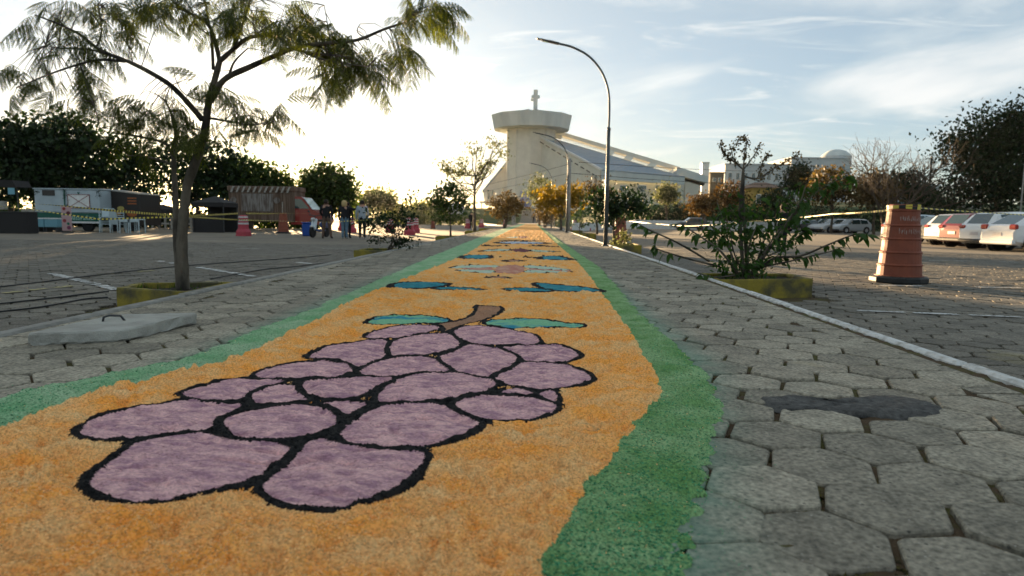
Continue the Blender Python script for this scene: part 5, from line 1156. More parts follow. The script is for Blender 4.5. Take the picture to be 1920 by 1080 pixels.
# ------------------------------------------------------------------ cars
def car(name, label, cat, loc, rz, col, suv=True, group=None, taill=True, win=M_glass, plate=True, L_=4.05):
    mp = mat(name+'_paint', col, .28, coat=.6, spec=.5); t = thing(name, label, cat, loc, rz, group); h = 1.0 if suv else .93
    S = [(0., .36, .74, .80, .74, .62), (.04, .30, .90, .97, .84, .72), (.1, .26, 1.0, 1.06, .87, .74), (.42, .24, 1.02, 1.47, .885, .64), (.52, .24, 1.02, 1.50, .885, .645), (1.42, .24, 1.01, 1.56, .89, .66), (1.5, .24, 1.01, 1.56, .89, .66), (2.22, .24, .99, 1.53, .89, .64), (2.95, .24, .96, 1.01, .88, .76), (3.55, .26, .9, .95, .86, .7), (3.9, .3, .78, .82, .8, .64), (4.05, .36, .62, .66, .68, .5)]
    if not suv: S[3] = (.85, .24, .98, 1.42, .87, .6); S[2] = (.16, .26, .98, 1.03, .86, .74); S[4] = (.98, .24, .98, 1.45, .87, .61); S[5] = (1.7, .24, .97, 1.47, .87, .62); S[6] = (1.78, .24, .97, 1.47, .87, .62)
    V = []; k = L_/4.05
    for x, z0, zb, zr, w, wr in S:
        half = [(w*.86, z0), (w*.99, z0+.12), (w, zb*.62), (w*.985, zb), (wr+.03, zr-.07), (wr*.75, zr)]
        V += [(x*k, a, b) for a, b in half]+[(x*k, -a, b) for a, b in reversed(half)]
    m = 12; Fb = []; Fg = []; ns = len(S)
    for q in range(ns-1):
        for j in range(m-1):
            f = (q*m+j, (q+1)*m+j, (q+1)*m+j+1, q*m+j+1)
            side = j in (3, 7); top = j == 5
            isg = (side and q in (4, 6) ) or (top and q in (2, 7)) or (j in (4, 6) and q in (7,) ) or (side and q == 7)
            (Fg if isg else Fb).append(f)
        Fb.append((q*m+11, (q+1)*m+11, (q+1)*m, q*m))
    Fb += [tuple(range(m)), tuple(range((ns-1)*m+m-1, (ns-1)*m-1, -1))]
    s = MB(); s.add(V, Fb); s.build('body', mp, t, smooth=False); 
    groups = {}
    for f in Fg: q, j = f[0]//m, f[0] % m; groups.setdefault('rear_window' if q == 2 else 'windscreen' if (q == 7 and j in (4, 5, 6)) else 'side_window%d%d' % (j, q), []).append(f)
    for gn, fs in groups.items():
        ids = sorted({i for f in fs for i in f}); mp_ = {v: i for i, v in enumerate(ids)}; s = MB(); s.add([V[i] for i in ids], [tuple(mp_[i] for i in f) for f in fs]); s.build(gn.rstrip('0123456789'), win, t)
    for x in (.72, 3.28):
        for sg in (1, -1):
            Mx = Matrix.Rotation(R(90), 3, 'X'); w = MB(); w.lathe([(.2, -.1), (.31, -.11), (.335, -.08), (.335, .08), (.31, .11), (.2, .1)], 20, (x*k, sg*.80, .33), M=Mx); wo = w.build('wheel', M_rubber, t); r_ = MB(); r_.lathe([(.2, 0), (.19, .02), (.07, .01), (.05, .03)], 10, (x*k, sg*(.80+.1), .33), M=Matrix.Rotation(R(-90*sg), 3, 'X')); r_.build('rim', M_rim, wo)
            a = MB(); a.lathe([(.4, -.02), (.4, .02)], 20, (x*k, sg*.872, .35), M=Mx); a.build('wheel_arch', M_blackp, t)
    b = MB(); b.bbox((.02, 0, .36), (.16, 1.6, .16), .04); b.build('rear_bumper', M_blackp if suv else mp, t); b = MB(); b.bbox((4.0*k, 0, .38), (.16, 1.3, .2), .05); b.build('front_bumper', M_blackp, t)
    ml, mh = M_tail, M_headl
    for sg in (1, -1):
        b = MB(); b.bbox((.055, sg*.68, .93), (.14, .34, .15 if suv else .2), .04); b.build('tail_light', ml, t); b = MB(); b.bbox((3.82*k, sg*.64, .73), (.26, .3, .13), .04); b.build('headlight', mh, t)
        b = MB(); b.bbox((2.75*k, sg*.97, 1.0), (.12, .2, .13), .03); b.build('mirror', mp, t)
    b = MB(); b.box((-.005, 0, .66), (.02, .42, .13)); b.build('number_plate', M_band, t)
    return t
M_tail = mat('tail_light_red', (.3, .012, .01), .2, spec=.6); M_headl = mat('headlight_glass', (.55, .55, .55), .15, spec=.7)
WH = (.7, .7, .69); g = 'cars parked with their tails to the car park on the right'
def pk(px, D): x = X(px, D); return (x, D, Hf(x, D))
car('parked_car', 'white sedan cut by the right edge, nearest of the parked row', 'car', pk(1872, 25.6), R(6), WH, False, g)
car('parked_car', 'white hatchback second from the right edge, left of the white sedan', 'car', pk(1828, 27.9), R(7), WH, True, g)
car('parked_car', 'dark red car with a white number plate between two white cars', 'car', pk(1786, 30.2), R(8), (.17, .008, .006), True, g)
car('parked_car', 'white sport utility car partly behind the dark red car', 'car', pk(1757, 32.8), R(8), WH, True, g)
car('parked_car', 'black car just right of the barrel cone', 'car', pk(1722, 35), R(10), (.02, .024, .028), False, g)
car('parked_car', 'blue grey car peeping out left of the barrel cone', 'car', pk(1672, 38), R(10), (.25, .33, .36), True, g)
g = 'cars parked at the far side of the right car park'
for px, D, col, suv, lb in ((1590, 74, (.42, .43, .44), True, 'silver sport utility car, rightmost and largest of the far parked group'), (1560, 76, (.5, .5, .5), True, 'silver car second from the right in the far parked group'), (1545, 79, (.55, .55, .56), True, 'white silver car third in the far parked group'), (1530, 81, (.36, .4, .38), True, 'pale green grey car fourth in the far parked group'), (1503, 80, (.03, .03, .035), False, 'black sedan at the left end of the far parked group')):
    x = X(px, D); car('parked_car', lb, 'car', (x+2., D, Hf(x, D)), R(196), col, suv, g)
for px, D, col, lb, rz in ((1690, 118, (.12, .2, .22), 'blue green car on the slope road above the barrel cone', 178), (1797, 68, (.03, .03, .035), 'dark vehicle with a roof rack behind the parked row', 170), (1745, 62, (.5, .5, .5), 'grey car behind the black car by the barrel cone', 190), (1296, 84, (.02, .02, .02), 'small dark car before the long low white wall', 180)):
    x = X(px, D); z = Hf(x, D); car('parked_car', lb, 'car', (x+2, D, z), R(rz), col, True, 'cars beyond the parked row')

# ------------------------------------------------------------------ people
M_skin = mat('skin', (.35, .2, .14), .6)
def person(label, loc, heading, cols, pose, h=1.72, hair=(.02, .015, .01), longhair=False, group=None):
    t = thing('person', label, 'person', loc, heading, group); k = h/1.72
    J = dict(pel=(0, 0, .96, .125), wai=(0, 0, 1.1, .12), che=(0, .0, 1.3, .145), nec=(0, 0, 1.47, .055), hed=(0, .01, 1.58, .082), top=(0, .01, 1.67, .07))
    for s, sg in (('l', -1), ('r', 1)):
        J[s+'sh'] = (sg*.185, 0, 1.41, .07); J[s+'el'] = (sg*.25, -.02, 1.14, .05); J[s+'ha'] = (sg*.24, .06, .9, .035); J[s+'fi'] = (sg*.235, .09, .82, .022)
        J[s+'hi'] = (sg*.095, 0, .9, .1); J[s+'kn'] = (sg*.1, .02, .5, .065); J[s+'an'] = (sg*.1, -.02, .09, .045); J[s+'to'] = (sg*.11, .14, .04, .035)
    for a, b in pose.items(): J[a] = (*b, J[a][3])
    E = [('pel', 'wai'), ('wai', 'che'), ('che', 'nec'), ('nec', 'hed'), ('hed', 'top')]
    for s in 'lr': E += [('che', s+'sh'), (s+'sh', s+'el'), (s+'el', s+'ha'), (s+'ha', s+'fi'), ('pel', s+'hi'), (s+'hi', s+'kn'), (s+'kn', s+'an'), (s+'an', s+'to')]
    N_ = list(J); me = bpy.data.meshes.new('body'); me.from_pydata([tuple(c*k for c in J[n][:3]) for n in N_], [(N_.index(a), N_.index(b)) for a, b in E], []); tmp = bpy.data.objects.new('tmp', me); COL.objects.link(tmp)
    sk = tmp.modifiers.new('s', 'SKIN'); sk.use_smooth_shade = True
    for i, n in enumerate(N_): v = me.skin_vertices[0].data[i]; v.radius = (J[n][3]*k*1.2*(1.2 if n in ('che', 'wai', 'pel') else 1), J[n][3]*k*1.2*(.85 if n in ('che', 'wai', 'pel') else 1)); v.use_root = (n == 'pel')
    tmp.modifiers.new('u', 'SUBSURF').levels = 1; dg = bpy.context.evaluated_depsgraph_get(); dg.update(); m2 = bpy.data.meshes.new_from_object(tmp.evaluated_get(dg)); bpy.data.objects.remove(tmp)
    m2.materials.clear()
    for c in (M_skin, cols[0], cols[1], cols[2]): m2.materials.append(c)
    part = {'hed': 0, 'top': 0, 'nec': 0, 'lfi': 0, 'rfi': 0, 'che': 1, 'wai': 1, 'lsh': 1, 'rsh': 1, 'lel': 1, 'rel': 1, 'lha': 1, 'rha': 1, 'pel': 2, 'lhi': 2, 'rhi': 2, 'lkn': 2, 'rkn': 2, 'lan': 2, 'ran': 2, 'lto': 3, 'rto': 3}
    C_ = np.array([J[n][:3] for n in N_])*k
    for p in m2.polygons:
        c = np.array(p.center); i = np.linalg.norm(C_-c, axis=1).argmin(); mi = part[N_[i]]
        if mi in (1, 2): mi = 1 if (c[2] > .93*k and not (abs(c[0]) < 0)) else 2
        if mi == 2 and abs(c[0]) > .19 and c[2] > .8: mi = 1
        if c[2] < .09*k: mi = 3
        p.material_index = mi; p.use_smooth = True
    link('body', m2, t); hd = J['hed']; a = MB()
    a.lathe([(.02, .11), (.07, .10), (.1, .05), (.105, -.01), (.095, -.05), (.07, -.07)] if not longhair else [(.02, .115), (.08, .10), (.11, .05), (.118, -.02), (.12, -.09), (.1, -.15), (.06, -.17)], 10, (hd[0]*k, hd[1]*k-.022, (hd[2]+.035)*k)); a.build('hair', mat('hair', hair, .8), t, smooth=True)
    f = MB()     # nose and ears
    f.bbox((hd[0]*k, hd[1]*k+.09, hd[2]*k), (.025, .035, .035), .01); f.bbox((hd[0]*k-.088, hd[1]*k, hd[2]*k), (.02, .035, .05), .008); f.bbox((hd[0]*k+.088, hd[1]*k, hd[2]*k), (.02, .035, .05), .008)
    tag(f.build('face_features', M_skin, t), kind='stuff')
    return t
blk = mat('black_cloth', (.014, .014, .016), .95); brn = mat('brown_trousers', (.12, .075, .055), .95); jea = mat('blue_jeans', (.09, .15, .2), .95, (.13, .2, .26), 12); gry = mat('pale_grey_hoodie', (.3, .34, .38), .95, (.24, .28, .32), 8); shw = mat('white_shoes', (.5, .5, .5), .7); shk = mat('dark_shoes', (.03, .025, .022), .7); lbl = mat('light_blue_shirt', (.25, .4, .5), .9)
walk = dict(lkn=(-.1, .1, .52), lan=(-.1, .02, .12), lto=(-.1, .17, .08), rkn=(.1, -.04, .5), ran=(.1, -.2, .14), rto=(.11, -.12, .04))
def gp(px, D): x = X(px, D); return (x, D, Hf(x, D)+.0)
person('man in a black jacket and brown trousers, leftmost of the walkers, beside the scooter', gp(612, 29.3), R(8), (blk, brn, shk), dict(lkn=(-.13, .03, .5), lan=(-.16, -.02, .09), lto=(-.18, .12, .04), rkn=(.14, .05, .5), ran=(.2, -.06, .09), rto=(.24, .08, .04), lel=(-.27, .02, 1.16), lha=(-.2, .16, 1.02), lfi=(-.17, .2, .98)), 1.74)
person('blonde woman in black and blue jeans, one arm on the grey hooded man', gp(646, 29.1), R(4), (blk, jea, shw), dict(rel=(.42, .02, 1.32), rha=(.66, .04, 1.38), rfi=(.74, .05, 1.40), lkn=(-.08, .02, .5), lan=(-.09, -.02, .09), rkn=(.08, .03, .5), ran=(.1, -.03, .09)), 1.7, (.42, .3, .14), True)
person('person in dark trousers standing hidden behind the blonde woman', gp(651.5, 29.9), R(-6), (blk, blk, shk), {}, 1.66)
person('man in a pale grey hooded top and black trousers, rightmost of the walkers', gp(679, 29.2), R(12), (gry, blk, shw), walk, 1.72)
person('person in a light blue top standing in the car park behind the broad leaf shrub', gp(1468, 21.5), R(-10), (blk, blk, shk), {}, 1.5)
person('person in dark clothes standing beside the tall thin tree, far off', gp(884, 67), R(5), (blk, blk, shk), {}, 1.7)
for px, lb in ((1000, 'left one of the two tiny walkers at the far end of the path'), (1007, 'right one of the two tiny walkers at the far end of the path')):
    D = 112; x = X(px, D)+.0; person(lb, (x, D, .05), 0, (blk, brn if px > 1003 else blk, shk), walk, 1.7)

# ------------------------------------------------------------------ scooter, bin
def scooter():
    x, y, z = gp(599, 31.2); t = thing('scooter', 'white and blue motor scooter parked beside the blue bin', 'scooter', (x, y, z), R(-12)); W = mat('scooter_white', (.55, .6, .64), .3, coat=.5); Bl = mat('scooter_blue', (.03, .07, .2), .3, coat=.5)
    Mx = Matrix.Rotation(R(90), 3, 'Y')
    for yy in (-.62, .62): w = MB(); w.lathe([(.13, -.05), (.24, -.055), (.27, -.03), (.27, .03), (.24, .055), (.13, .05)], 18, (0, yy, .27), M=Mx); wo = w.build('wheel', M_rubber, t); r_ = MB(); r_.lathe([(.13, -.02), (.13, .02)], 12, (0, yy, .27), M=Mx); r_.build('rim', M_rim, wo)
    b = MB(); b.bbox((0, -.5, .62), (.3, .1, .55), .05, M=Matrix.Rotation(R(-18), 3, 'X')); b.build('front_shield', W, t); b = MB(); b.bbox((0, -.64, .5), (.14, .34, .1), .04, M=Matrix.Rotation(R(-14), 3, 'X')); b.build('front_mudguard', W, t)
    b = MB(); b.bbox((0, .05, .33), (.3, .6, .1), .04); b.bbox((0, .5, .6), (.32, .75, .32), .1); b.build('body', Bl, t); b = MB(); b.bbox((0, .42, .8), (.28, .75, .1), .04); b.build('seat', M_blackp, t)
    b = MB(); b.tube([(0, -.62, .27), (0, -.42, .98)], .03, 6); b.tube([(-.34, -.34, 1.06), (0, -.42, 1.0), (.34, -.34, 1.06)], .022, 6); b.build('handlebar', M_dark, t); b = MB(); b.bbox((0, -.58, .86), (.22, .1, .14), .04); b.build('headlight', M_headl, t)
    for sg in (-1, 1): b = MB(); b.tube([(sg*.2, -.38, 1.03), (sg*.3, -.4, 1.2)], .01, 5); b.lathe([(.05, -.01), (.05, .01)], 10, (sg*.32, -.4, 1.22), M=Matrix.Rotation(R(90), 3, 'X')); b.build('mirror', M_dark, t)
scooter()
def bin_():
    x, y, z = gp(577, 33); t = thing('bin', 'blue plastic bin with a lid beside the red truck', 'bin', (x, y, z), R(5)); m_ = mat('bin_blue', (.012, .06, .28), .45); s = MB(); s.bbox((0, 0, .32), (.5, .45, .64), .05); s.build('body', m_, t); s = MB(); s.bbox((0, 0, .665), (.53, .49, .05), .02); s.build('lid', m_, t)
bin_()

# ------------------------------------------------------------------ food trailers on the left
M_trw = mat('trailer_white', (.40, .47, .50), .55, (.34, .4, .43), 2.); M_trg = mat('trailer_green', (.012, .09, .065), .5); M_red = mat('truck_red', (.22, .02, .012), .35, coat=.5); M_wood = mat('dark_wood', (.09, .055, .035), .8, (.16, .11, .08), 2.2, 6, .4, .6, stretch=(4, 1, .3)); M_bluebox = mat('pale_blue_box', (.16, .35, .42), .6)
def text(name, body, size, loc, rot, m_, parent, shear=0., ext=.004, sx=1.):
    cu = bpy.data.curves.new(name, 'FONT'); cu.body = body; cu.size = size; cu.shear = shear; cu.extrude = ext; cu.align_x = 'CENTER'; cu.align_y = 'CENTER'; ob = bpy.data.objects.new('tmp', cu); COL.objects.link(ob)
    dg = bpy.context.evaluated_depsgraph_get(); dg.update(); me = bpy.data.meshes.new_from_object(ob.evaluated_get(dg)); bpy.data.objects.remove(ob); me.materials.clear(); me.materials.append(m_)
    o = link(name, me, parent, loc); o.rotation_euler = rot; o.scale = (sx, 1, 1); return o
def trailer():
    D = 35.; a, b = X(66, D), X(188, D); x = (a+b)/2; w = b-a; z = Hf(x, D); t = thing('food_trailer', 'white food trailer with a green lower band and a red crossed hatch', 'food trailer', (x, D+1, z)); k = w/3.42
    s = MB(); s.bbox((-.0, 0, 1.62), (w, 2, 1.25), .05); s.build('body', M_trw, t); s = MB(); s.bbox((0, 0, .72), (w-.01, 1.98, .54), .03); s.build('lower_band', M_trg, t); s = MB(); s.bbox((0, 0, 2.27), (w+.08, 2.08, .06), .02); s.build('roof', M_trw, t)
    s = MB(); s.box((w*.2, -1.0, .5), (w*.56, .03, .1)); s.build('white_strip', M_white, t)
    d = MB(); d.bbox((-w*.03, -1.01, 1.62), (.07, .04, 1.2), .01); d.build('corner_post', M_trg, t)
    h = MB(); cx, cz, hw, hh = w*.19, 1.62, w*.165, .36
    h.box((cx, -1.015, cz), (2*hw, .02, 2*hh)); ho = h.build('hatch', M_white, t); f = MB(); M_hr = mat('hatch_red', (.22, .04, .03), .6)
    for (x0_, z0_), (x1_, z1_) in (((-1, -1), (1, -1)), ((1, -1), (1, 1)), ((1, 1), (-1, 1)), ((-1, 1), (-1, -1)), ((-1, -1), (1, 1)), ((-1, 1), (1, -1))): f.tube([(cx+x0_*hw, -1.03, cz+z0_*hh), (cx+x1_*hw, -1.03, cz+z1_*hh)], .016, 4)
    f.build('frame', M_hr, ho)
    s = MB(); s.box((-w*.27, -1.01, 2.05), (w*.19, .03, .3)); s.build('window', M_shadow, t)
    e = MB(); e.add([(w*.19-.06, -1.02, 2.14), (w*.19, -1.02, 2.08), (w*.19+.06, -1.02, 2.14), (w*.19+.05, -1.02, 2.02), (w*.19, -1.02, 1.98), (w*.19-.05, -1.02, 2.02)], [(0, 5, 4, 1), (1, 4, 3, 2)]); e.build('leaf_emblem', M_trg, t, fix=False)
    iv = blob_points([(w*.5, -1.03, 2.05, .12, .02, .2), (-w*.02, -1.03, 2.0, .1, .02, .3), (-w*.46, -1.03, 2.1, .15, .02, .12), (w*.02, -1.03, 1.5, .05, .02, .5)], 260, 3, .05, 8)[0]; V, Fq = leaves(iv, .07, 4); tag(link('ivy', nmesh(V, Fq, [M_dkleaf]), t), kind='stuff')
    text('lettering', 'Naturalize', .34, (w*.20, -1.0, .74), (R(90), 0, 0), mat('mint_lettering', (.4, .62, .52), .6), t, .25)
    for xx in (-w*.2, w*.28): 
        q = MB(); q.lathe([(.3, -.1), (.3, .1)], 16, (xx, -.8, .3), M=Matrix.Rotation(R(90), 3, 'X')); q.build('wheel', M_rubber, t)
    q = MB(); q.tube([(w/2, 0, .45), (w/2+.8, 0, .42)], .05, 6); q.tube([(w/2+.7, 0, .42), (w/2+.7, 0, 0)], .04, 6); q.build('tow_bar', M_dark, t)
    # things standing in front of it
    for i, (px0, px1) in enumerate(((76, 88), (89, 113))):
        p0, p1 = X(px0, 33.6), X(px1, 33.6); b_ = thing('box', ('smaller', 'larger')[i]+' pale blue cool box in front of the white trailer', 'cool box', ((p0+p1)/2, 33.6, z)); q = MB(); q.bbox((0, 0, .45), (p1-p0, .5, .42), .03); q.build('body', M_bluebox, b_); q = MB(); q.bbox((0, 0, .69), (p1-p0+.02, .52, .06), .02); q.build('lid', M_white, b_); q = MB()
        for sx in (-1, 1): q.box((sx*(p1-p0)*.4, 0, .12), (.05, .45, .24))
        q.build('stand', M_dark, b_)
    bx_ = X(125, 32.8); b_ = thing('banner_stand', 'narrow pink roll up menu banner leaning before the white trailer', 'banner', (bx_, 32.8, z), R(4)); q = MB(); q.bbox((0, 0, .72), (.5, .02, 1.24), .005); q.build('banner', mat('banner_pink', (.5, .33, .33), .6), b_); q = MB(); q.bbox((0, .05, .04), (.54, .2, .08), .02); q.build('foot', M_dark, b_)
    for zz, xx, c_, r_ in ((1.2, -.1, (.25, .03, .03), .08), (.98, .1, (.12, .03, .04), .1), (.92, -.1, (.02, .15, .1), .06), (.6, -.1, (.3, .05, .06), .09), (.45, .08, (.03, .16, .1), .07), (.25, .1, (.2, .05, .1), .1)):
        q = MB(); q.lathe([(r_, -.004), (r_, .004)], 10, (xx, -.015, zz), M=Matrix.Rotation(R(90), 3, 'X')); q.build('menu_picture', mat('menu_print', c_, .6), b_)
trailer()
def trailer2():
    D = 36.; a, b = X(191, D), X(264, D); x = (a+b)/2; w = b-a; z = Hf(x, D); t = thing('food_trailer', 'black food trailer painted with burgers and orange patches behind the white chairs', 'food trailer', (x, D+1, z)); s = MB(); s.prism([(-w/2, -1, .35), (w/2, -1, .35), (w/2, -1, 2.05), (-w/2, -1, 2.3)], (0, 2, 0)); s.build('body', mat('trailer_black', (.03, .025, .022), .5), t)
    s = MB(); s.prism([(-w/2, -1.05, 2.3), (w/2+.05, -1.05, 2.05), (w/2+.05, -1.05, 2.11), (-w/2, -1.05, 2.36)], (0, 2.1, 0)); s.build('roof', M_conc, t); b_ = mat('burger_print', (.42, .22, .05), .6); o_ = mat('orange_print', (.32, .1, .03), .6); y_ = mat('yellow_print', (.4, .33, .1), .6)
    for xx, zz, rr, m_ in ((.0, 1.28, .2, y_), (-.85, 1.5, .14, b_), (-.8, 1.32, .2, o_), (.62, 1.0, .3, o_), (-.25, 1.0, .25, b_), (.25, 1.15, .1, o_)): q = MB(); q.lathe([(rr, -.005), (rr*.9, .005)], 14, (xx, -1.01, zz), M=Matrix.Rotation(R(90), 3, 'X')@Matrix.Scale(.6, 3, (0, 1, 0))); q.build('burger_picture', m_, t)
    for zz in (1.85, 1.7, 1.55): q = MB(); q.box((.65, -1.01, zz), (.5, .015, .07)); q.build('printed_line', o_, t)
    for xx in (-.5, .6): q = MB(); q.lathe([(.3, -.1), (.3, .1)], 16, (xx, -.8, .3), M=Matrix.Rotation(R(90), 3, 'X')); q.build('wheel', M_rubber, t)
trailer2()
def chairs():
    ch = thing('chair', '', 'chair'); s = MB(); M_pl = mat('white_chair_plastic', (.42, .5, .52), .5)
    s.bbox((0, 0, .44), (.44, .44, .03), .01); s.build('seat', M_pl, ch); s = MB(); s.prism([(-.22, .2, .46), (.22, .2, .46), (.19, .3, .85), (.1, .31, .9), (-.1, .31, .9), (-.19, .3, .85)], (0, .02, 0)); s.build('backrest', M_pl, ch)
    for sx in (-1, 1):
        for sy in (-1, 1): s = MB(); s.tube([(sx*.2, sy*.2, .44), (sx*.25, sy*.25, 0)], [.03, .02], 5); s.build('leg', M_pl, ch)
        s = MB(); s.tube([(sx*.23, -.2, .45), (sx*.25, -.18, .66), (sx*.25, .2, .66)], .02, 5); s.build('armrest', M_pl, ch)
    first = True
    for px, n, rz, lb in ((198, 4, .4, 'leftmost tall stack of white plastic chairs'), (220, 4, 2.9, 'second stack of white plastic chairs, by the green trailer end'),):
        for k in range(n):
            o = ch if first else copy_tree(ch); first = False; x = X(px, 33.8); o.location = (x, 33.8, Hf(x, 33.8)+k*.12); o.rotation_euler = (0, 0, rz); o['label'] = ('lowest', 'second', 'third', 'topmost')[k]+' chair of the '+lb; o['group'] = 'stacked white plastic chairs'
    for i, px in enumerate((240, 256)):
        x = X(px, 33.6); tb = thing('table', ('left', 'right')[i]+' white plastic table beside the chair stacks', 'table', (x, 33.6, Hf(x, 33.6)), 0, 'white plastic tables'); s = MB(); s.bbox((0, 0, .7), (.62, .62, .05), .02); s.bbox((0, -.3, .63), (.56, .02, .12), .005); s.build('tabletop', M_pl, tb)
        for sx in (-1, 1):
            for sy in (-1, 1): s = MB(); s.tube([(sx*.26, sy*.26, .7), (sx*.28, sy*.28, 0)], [.035, .025], 6); s.build('leg', M_pl, tb)
chairs()
def truck():
    D = 43.; a, b = X(430, D), X(553, D); x = (a+b)/2; w = b-a; z = Hf(x, D); t = thing('food_truck', 'dark red food truck with a striped wooden looking box and a white windscreen', 'truck', (x, D+1, z)); s = MB(); s.bbox((0, 0, 1.75), (w, 2.1, 2.3), .05); s.build('box_body', M_wood, t)
    s = MB(); s.bbox((0, -.02, 2.75), (w+.1, 2.2, .32), .04); s.build('awning_case', M_wood, t); pm = mat('worn_mural', (.22, .2, .18), .8, (.1, .075, .06), 2.6, 6, .42, .6, stretch=(4, 1, .5))
    s = MB(); s.box((-w*.06, -1.07, 1.85), (w*.48, .03, 1.15)); s.build('mural_panel', pm, t)
    for k in range(11):      # slanted pale stripes round the mural
        u = -w*.46+w*.085*k; s = MB(); s.prism([(u, -1.062, 2.5), (u+.12, -1.062, 2.5), (u+.3, -1.062, 2.88), (u+.18, -1.062, 2.88)], (0, -.12, 0)); s.build('stripe', M_conc, t)
    for xx in (-w*.42, w*.24): q = MB(); q.lathe([(.2, -.01), (.2, .01)], 16, (xx, -1.08, 2.0), M=Matrix.Rotation(R(90), 3, 'X')); q.build('round_emblem', pm, t)
    c0 = w/2-.3
    s = MB(); s.prism([(c0, -.95, .45), (c0+2.15, -.95, .45), (c0+2.3, -.95, .75), (c0+2.2, -.95, 1.1), (c0+1.4, -.95, 1.45), (c0+.75, -.95, 2.25), (c0, -.95, 2.3)], (0, 1.9, 0)); s.build('cab', M_red, t)
    s = MB(); s.add([(c0+1.44, -.9, 1.45), (c0+1.44, .9, 1.45), (c0+.82, .8, 2.22), (c0+.82, -.8, 2.22)], [(0, 1, 2, 3)]); s.build('windscreen', mat('lit_glass', (.4, .5, .48), .1, spec=.8), t)
    s = MB(); s.prism([(c0+.1, -.955, 1.5), (c0+1.25, -.955, 1.5), (c0+.72, -.955, 2.1), (c0+.1, -.955, 2.12)], (0, -.015, 0)); s.build('side_window', M_glass, t)
    s = MB(); s.bbox((c0+2.1, -.8, .98), (.35, .25, .2), .05, M=Matrix.Rotation(R(20), 3, 'Y')); s.build('headlight', M_headl, t)
    for xx in (-w*.3, c0+1.4): q = MB(); q.lathe([(.36, -.12), (.36, .12)], 18, (xx, -.85, .36), M=Matrix.Rotation(R(90), 3, 'X')); wo = q.build('wheel', M_rubber, t); q = MB(); q.lathe([(.18, -.01), (.18, .01)], 10, (xx, -.98, .36), M=Matrix.Rotation(R(90), 3, 'X')); q.build('rim', M_rim, wo)
    q = MB(); q.tube([(w*.36, -1.6, 0), (w*.36, -1.5, 1.9)], .03, 6); q.build('awning_post', M_conc, t)
truck()
def tent(label, px0, px1, D, ytop, yeave, m_, ybot=None, skirt=True):
    a, b = X(px0, D), X(px1, D); x = (a+b)/2; w = b-a; z = Hf(x, D); zt, ze = at(px0, ytop, D)[2]-z, at(px0, yeave, D)[2]-z; t = thing('market_tent', label, 'tent', (x, D+w/2, z)); s = MB(); h = w/2
    s.add([(-h, -h, ze), (h, -h, ze), (h, h, ze), (-h, h, ze), (0, 0, zt), (-h, -h, ze-.25), (h, -h, ze-.25), (h, h, ze-.25), (-h, h, ze-.25)], [(0, 1, 4), (1, 2, 4), (2, 3, 4), (3, 0, 4), (0, 5, 6, 1), (1, 6, 7, 2), (2, 7, 8, 3), (3, 8, 5, 0)]); s.build('canopy', m_, t, fix=False)
    for sx in (-1, 1):
        for sy in (-1, 1): q = MB(); q.tube([(sx*h*.96, sy*h*.96, 0), (sx*h*.96, sy*h*.96, ze)], .03, 5); q.build('leg', M_dark, t)
    if skirt: q = MB(); q.bbox((0, -h*.9, .5), (w*.95, .04, 1.), .01); q.build('side_cloth', m_, t); q = MB(); q.bbox((0, h*.9, ze/2), (w*.95, .04, ze), .01); q.build('side_cloth', m_, t)
M_tent = mat('black_canvas', (.022, .02, .02), .8)
tent('dark tent with a low black skirt left of the red truck', 360, 420, 37, 366, 379, M_tent)
tent('dark canopy end between the trailers and the feathery tree', 268, 318, 42, 382, 392, M_tent, skirt=False)
def booth():
    D = 30; a, b = X(-45, D), X(52, D); x = (a+b)/2; z = Hf(x, D); t = thing('stall', 'black cloth covered stall counter cut by the left edge', 'stall', (x, D, z)); s = MB(); s.bbox((0, .3, .49), (b-a, .7, .98), .02); s.build('counter', M_tent, t); s = MB(); s.bbox((0, .3, 1.0), (b-a+.04, .76, .04), .01); s.build('top', M_dark, t); s = MB(); s.bbox((-.6, .5, 1.3), (.9, .2, .4), .02); s.build('screen', M_conc, t)
    for sx in (-.9, .5): s = MB(); s.tube([(sx, .4, .9), (sx, .4, 2.3)], .03, 5); s.build('post', M_dark, t)
    s = MB(); s.prism([(-1.3, 0, 2.15), (.75, 0, 2.15), (.6, 0, 2.45), (-1.3, 0, 2.5)], (0, 1, 0)); s.build('canopy', M_tent, t)
    u = MB(); u.bbox((.55, -.02, 1.95), (.3, .05, .3), .01); u.build('sign', M_bluebox, t)
booth()
def low_rail():
    D = 46; t = thing('fence', 'low grey post and rail fence behind the trailers', 'fence', (X(300, D), D, Hf(X(300, D), D)))
    for k, px in enumerate(range(262, 360, 12)): x = X(px, D)-t.location.x; s = MB(); s.box((x, 0, .42), (.12, .12, .84)); s.build('post', M_conc, t)
    x0_, x1_ = X(262, D)-t.location.x, X(358, D)-t.location.x
    for zz in (.78, .35): s = MB(); s.box(((x0_+x1_)/2, -.08, zz), (x1_-x0_, .05, .12)); s.build('rail', M_conc, t)
low_rail()
def blocks():
    D = 38; t = thing('wall', 'short pale concrete block wall between the black stall and the white trailer', 'wall', (X(58, D), D, Hf(X(58, D), D))); rg = random.Random(2)
    for r_ in range(6):
        for k in range(3): s = MB(); s.bbox((-.4+k*.41+(r_ % 2)*.1, 0, .1+r_*.2), (.39, .19, .19), .01); s.build('block', M_conc, t)
blocks()
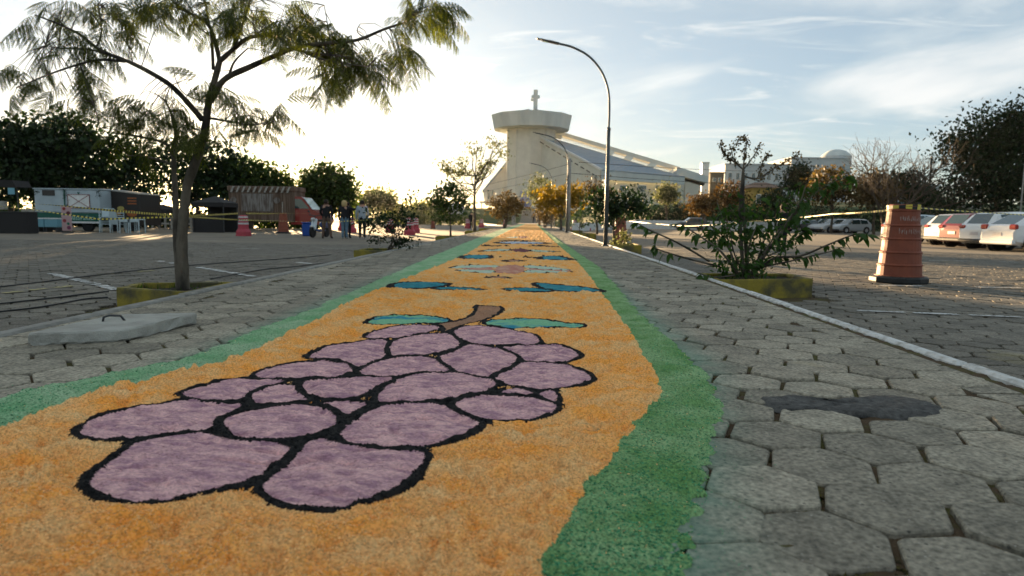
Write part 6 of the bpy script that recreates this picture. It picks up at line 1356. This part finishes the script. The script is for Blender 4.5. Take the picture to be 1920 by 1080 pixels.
def bghedge(label, px0, px1, D, ytop, n, m_, seed, zb=.3):
    a, b = X(px0, D), X(px1, D); rg = np.random.RandomState(seed); c = ((a+b)/2, D, Hf((a+b)/2, D)-zb); o = thing('hedge', label, 'hedge', c); top = at((px0+px1)/2, ytop, D)[2]; k = max(4, int((b-a)/2.2)); bl = [(a+(b-a)*(i+.5)/k, D+rg.normal(0, .5), (c[2]+top)/2, (b-a)/k*.8, 1.3, (top-c[2])/2*rg.uniform(.8, 1.15)) for i in range(k)]
    P = blob_points(bl, n, seed, .35, 16, .2)[0]; V, Fq = leaves(P-np.array(c), .34, seed, 1.6); link('foliage', nmesh(V, Fq, [m_]), o)
bghedge('dark undergrowth under the trees at the far left', -60, 190, 49, 388, 4500, M_dkleaf, 80)
bghedge('dark undergrowth behind the tent and the food trailers', 190, 430, 50, 396, 3000, M_dkleaf, 81)
bghedge('olive undergrowth behind the red truck and the bin', 430, 600, 54, 398, 2500, M_midleaf, 82)
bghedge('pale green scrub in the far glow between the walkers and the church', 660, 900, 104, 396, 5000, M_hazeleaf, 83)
# grassy verge edging and marker block at the end of the carpet
def end_block():
    D = 96; x = X(963, D); t = thing('concrete_block', 'upright pale concrete block at the far end of the carpet', 'block', (x, D, 0)); s = MB(); s.bbox((0, 0, .6), (.55, .4, 1.25), .03); s.build('block', M_conc, t); s = MB(); s.bbox((0, 0, .03), (.8, .6, .08), .02); s.build('plinth', M_conc, t)
end_block()
def kerb_curve():
    mb = MB(); P = curve([gnd(905, 408, -.3) if False else (X(906, 118), 118, 0), (X(925, 104), 104, 0), (X(942, 98), 98, 0), (X(955, 95), 95, 0)], 6)
    for a, b in zip(P[:-1], P[1:]): mb.tube([(a[0], a[1], Hf(a[0], a[1])+.1), (b[0], b[1], Hf(b[0], b[1])+.1)], .16, 4)
    tag(mb.build('kerb', M_kerbw), kind='structure')
kerb_curve()

# ------------------------------------------------------------------ evening haze
def haze():
    hm = bpy.data.materials.new('haze_air'); hm.use_nodes = True; n = hm.node_tree; n.nodes.remove(n.nodes['Principled BSDF'])
    pv = n.nodes.new('ShaderNodeVolumePrincipled'); pv.inputs['Color'].default_value = (.96, .94, .9, 1); pv.inputs['Density'].default_value = .00005; pv.inputs['Anisotropy'].default_value = .72
    n.links.new(pv.outputs[0], n.nodes['Material Output'].inputs['Volume'])
    s = MB(); s.box((0, 1100, 18.5), (5200, 2900, 41)); tag(s.build('haze', hm), kind='stuff')
haze()
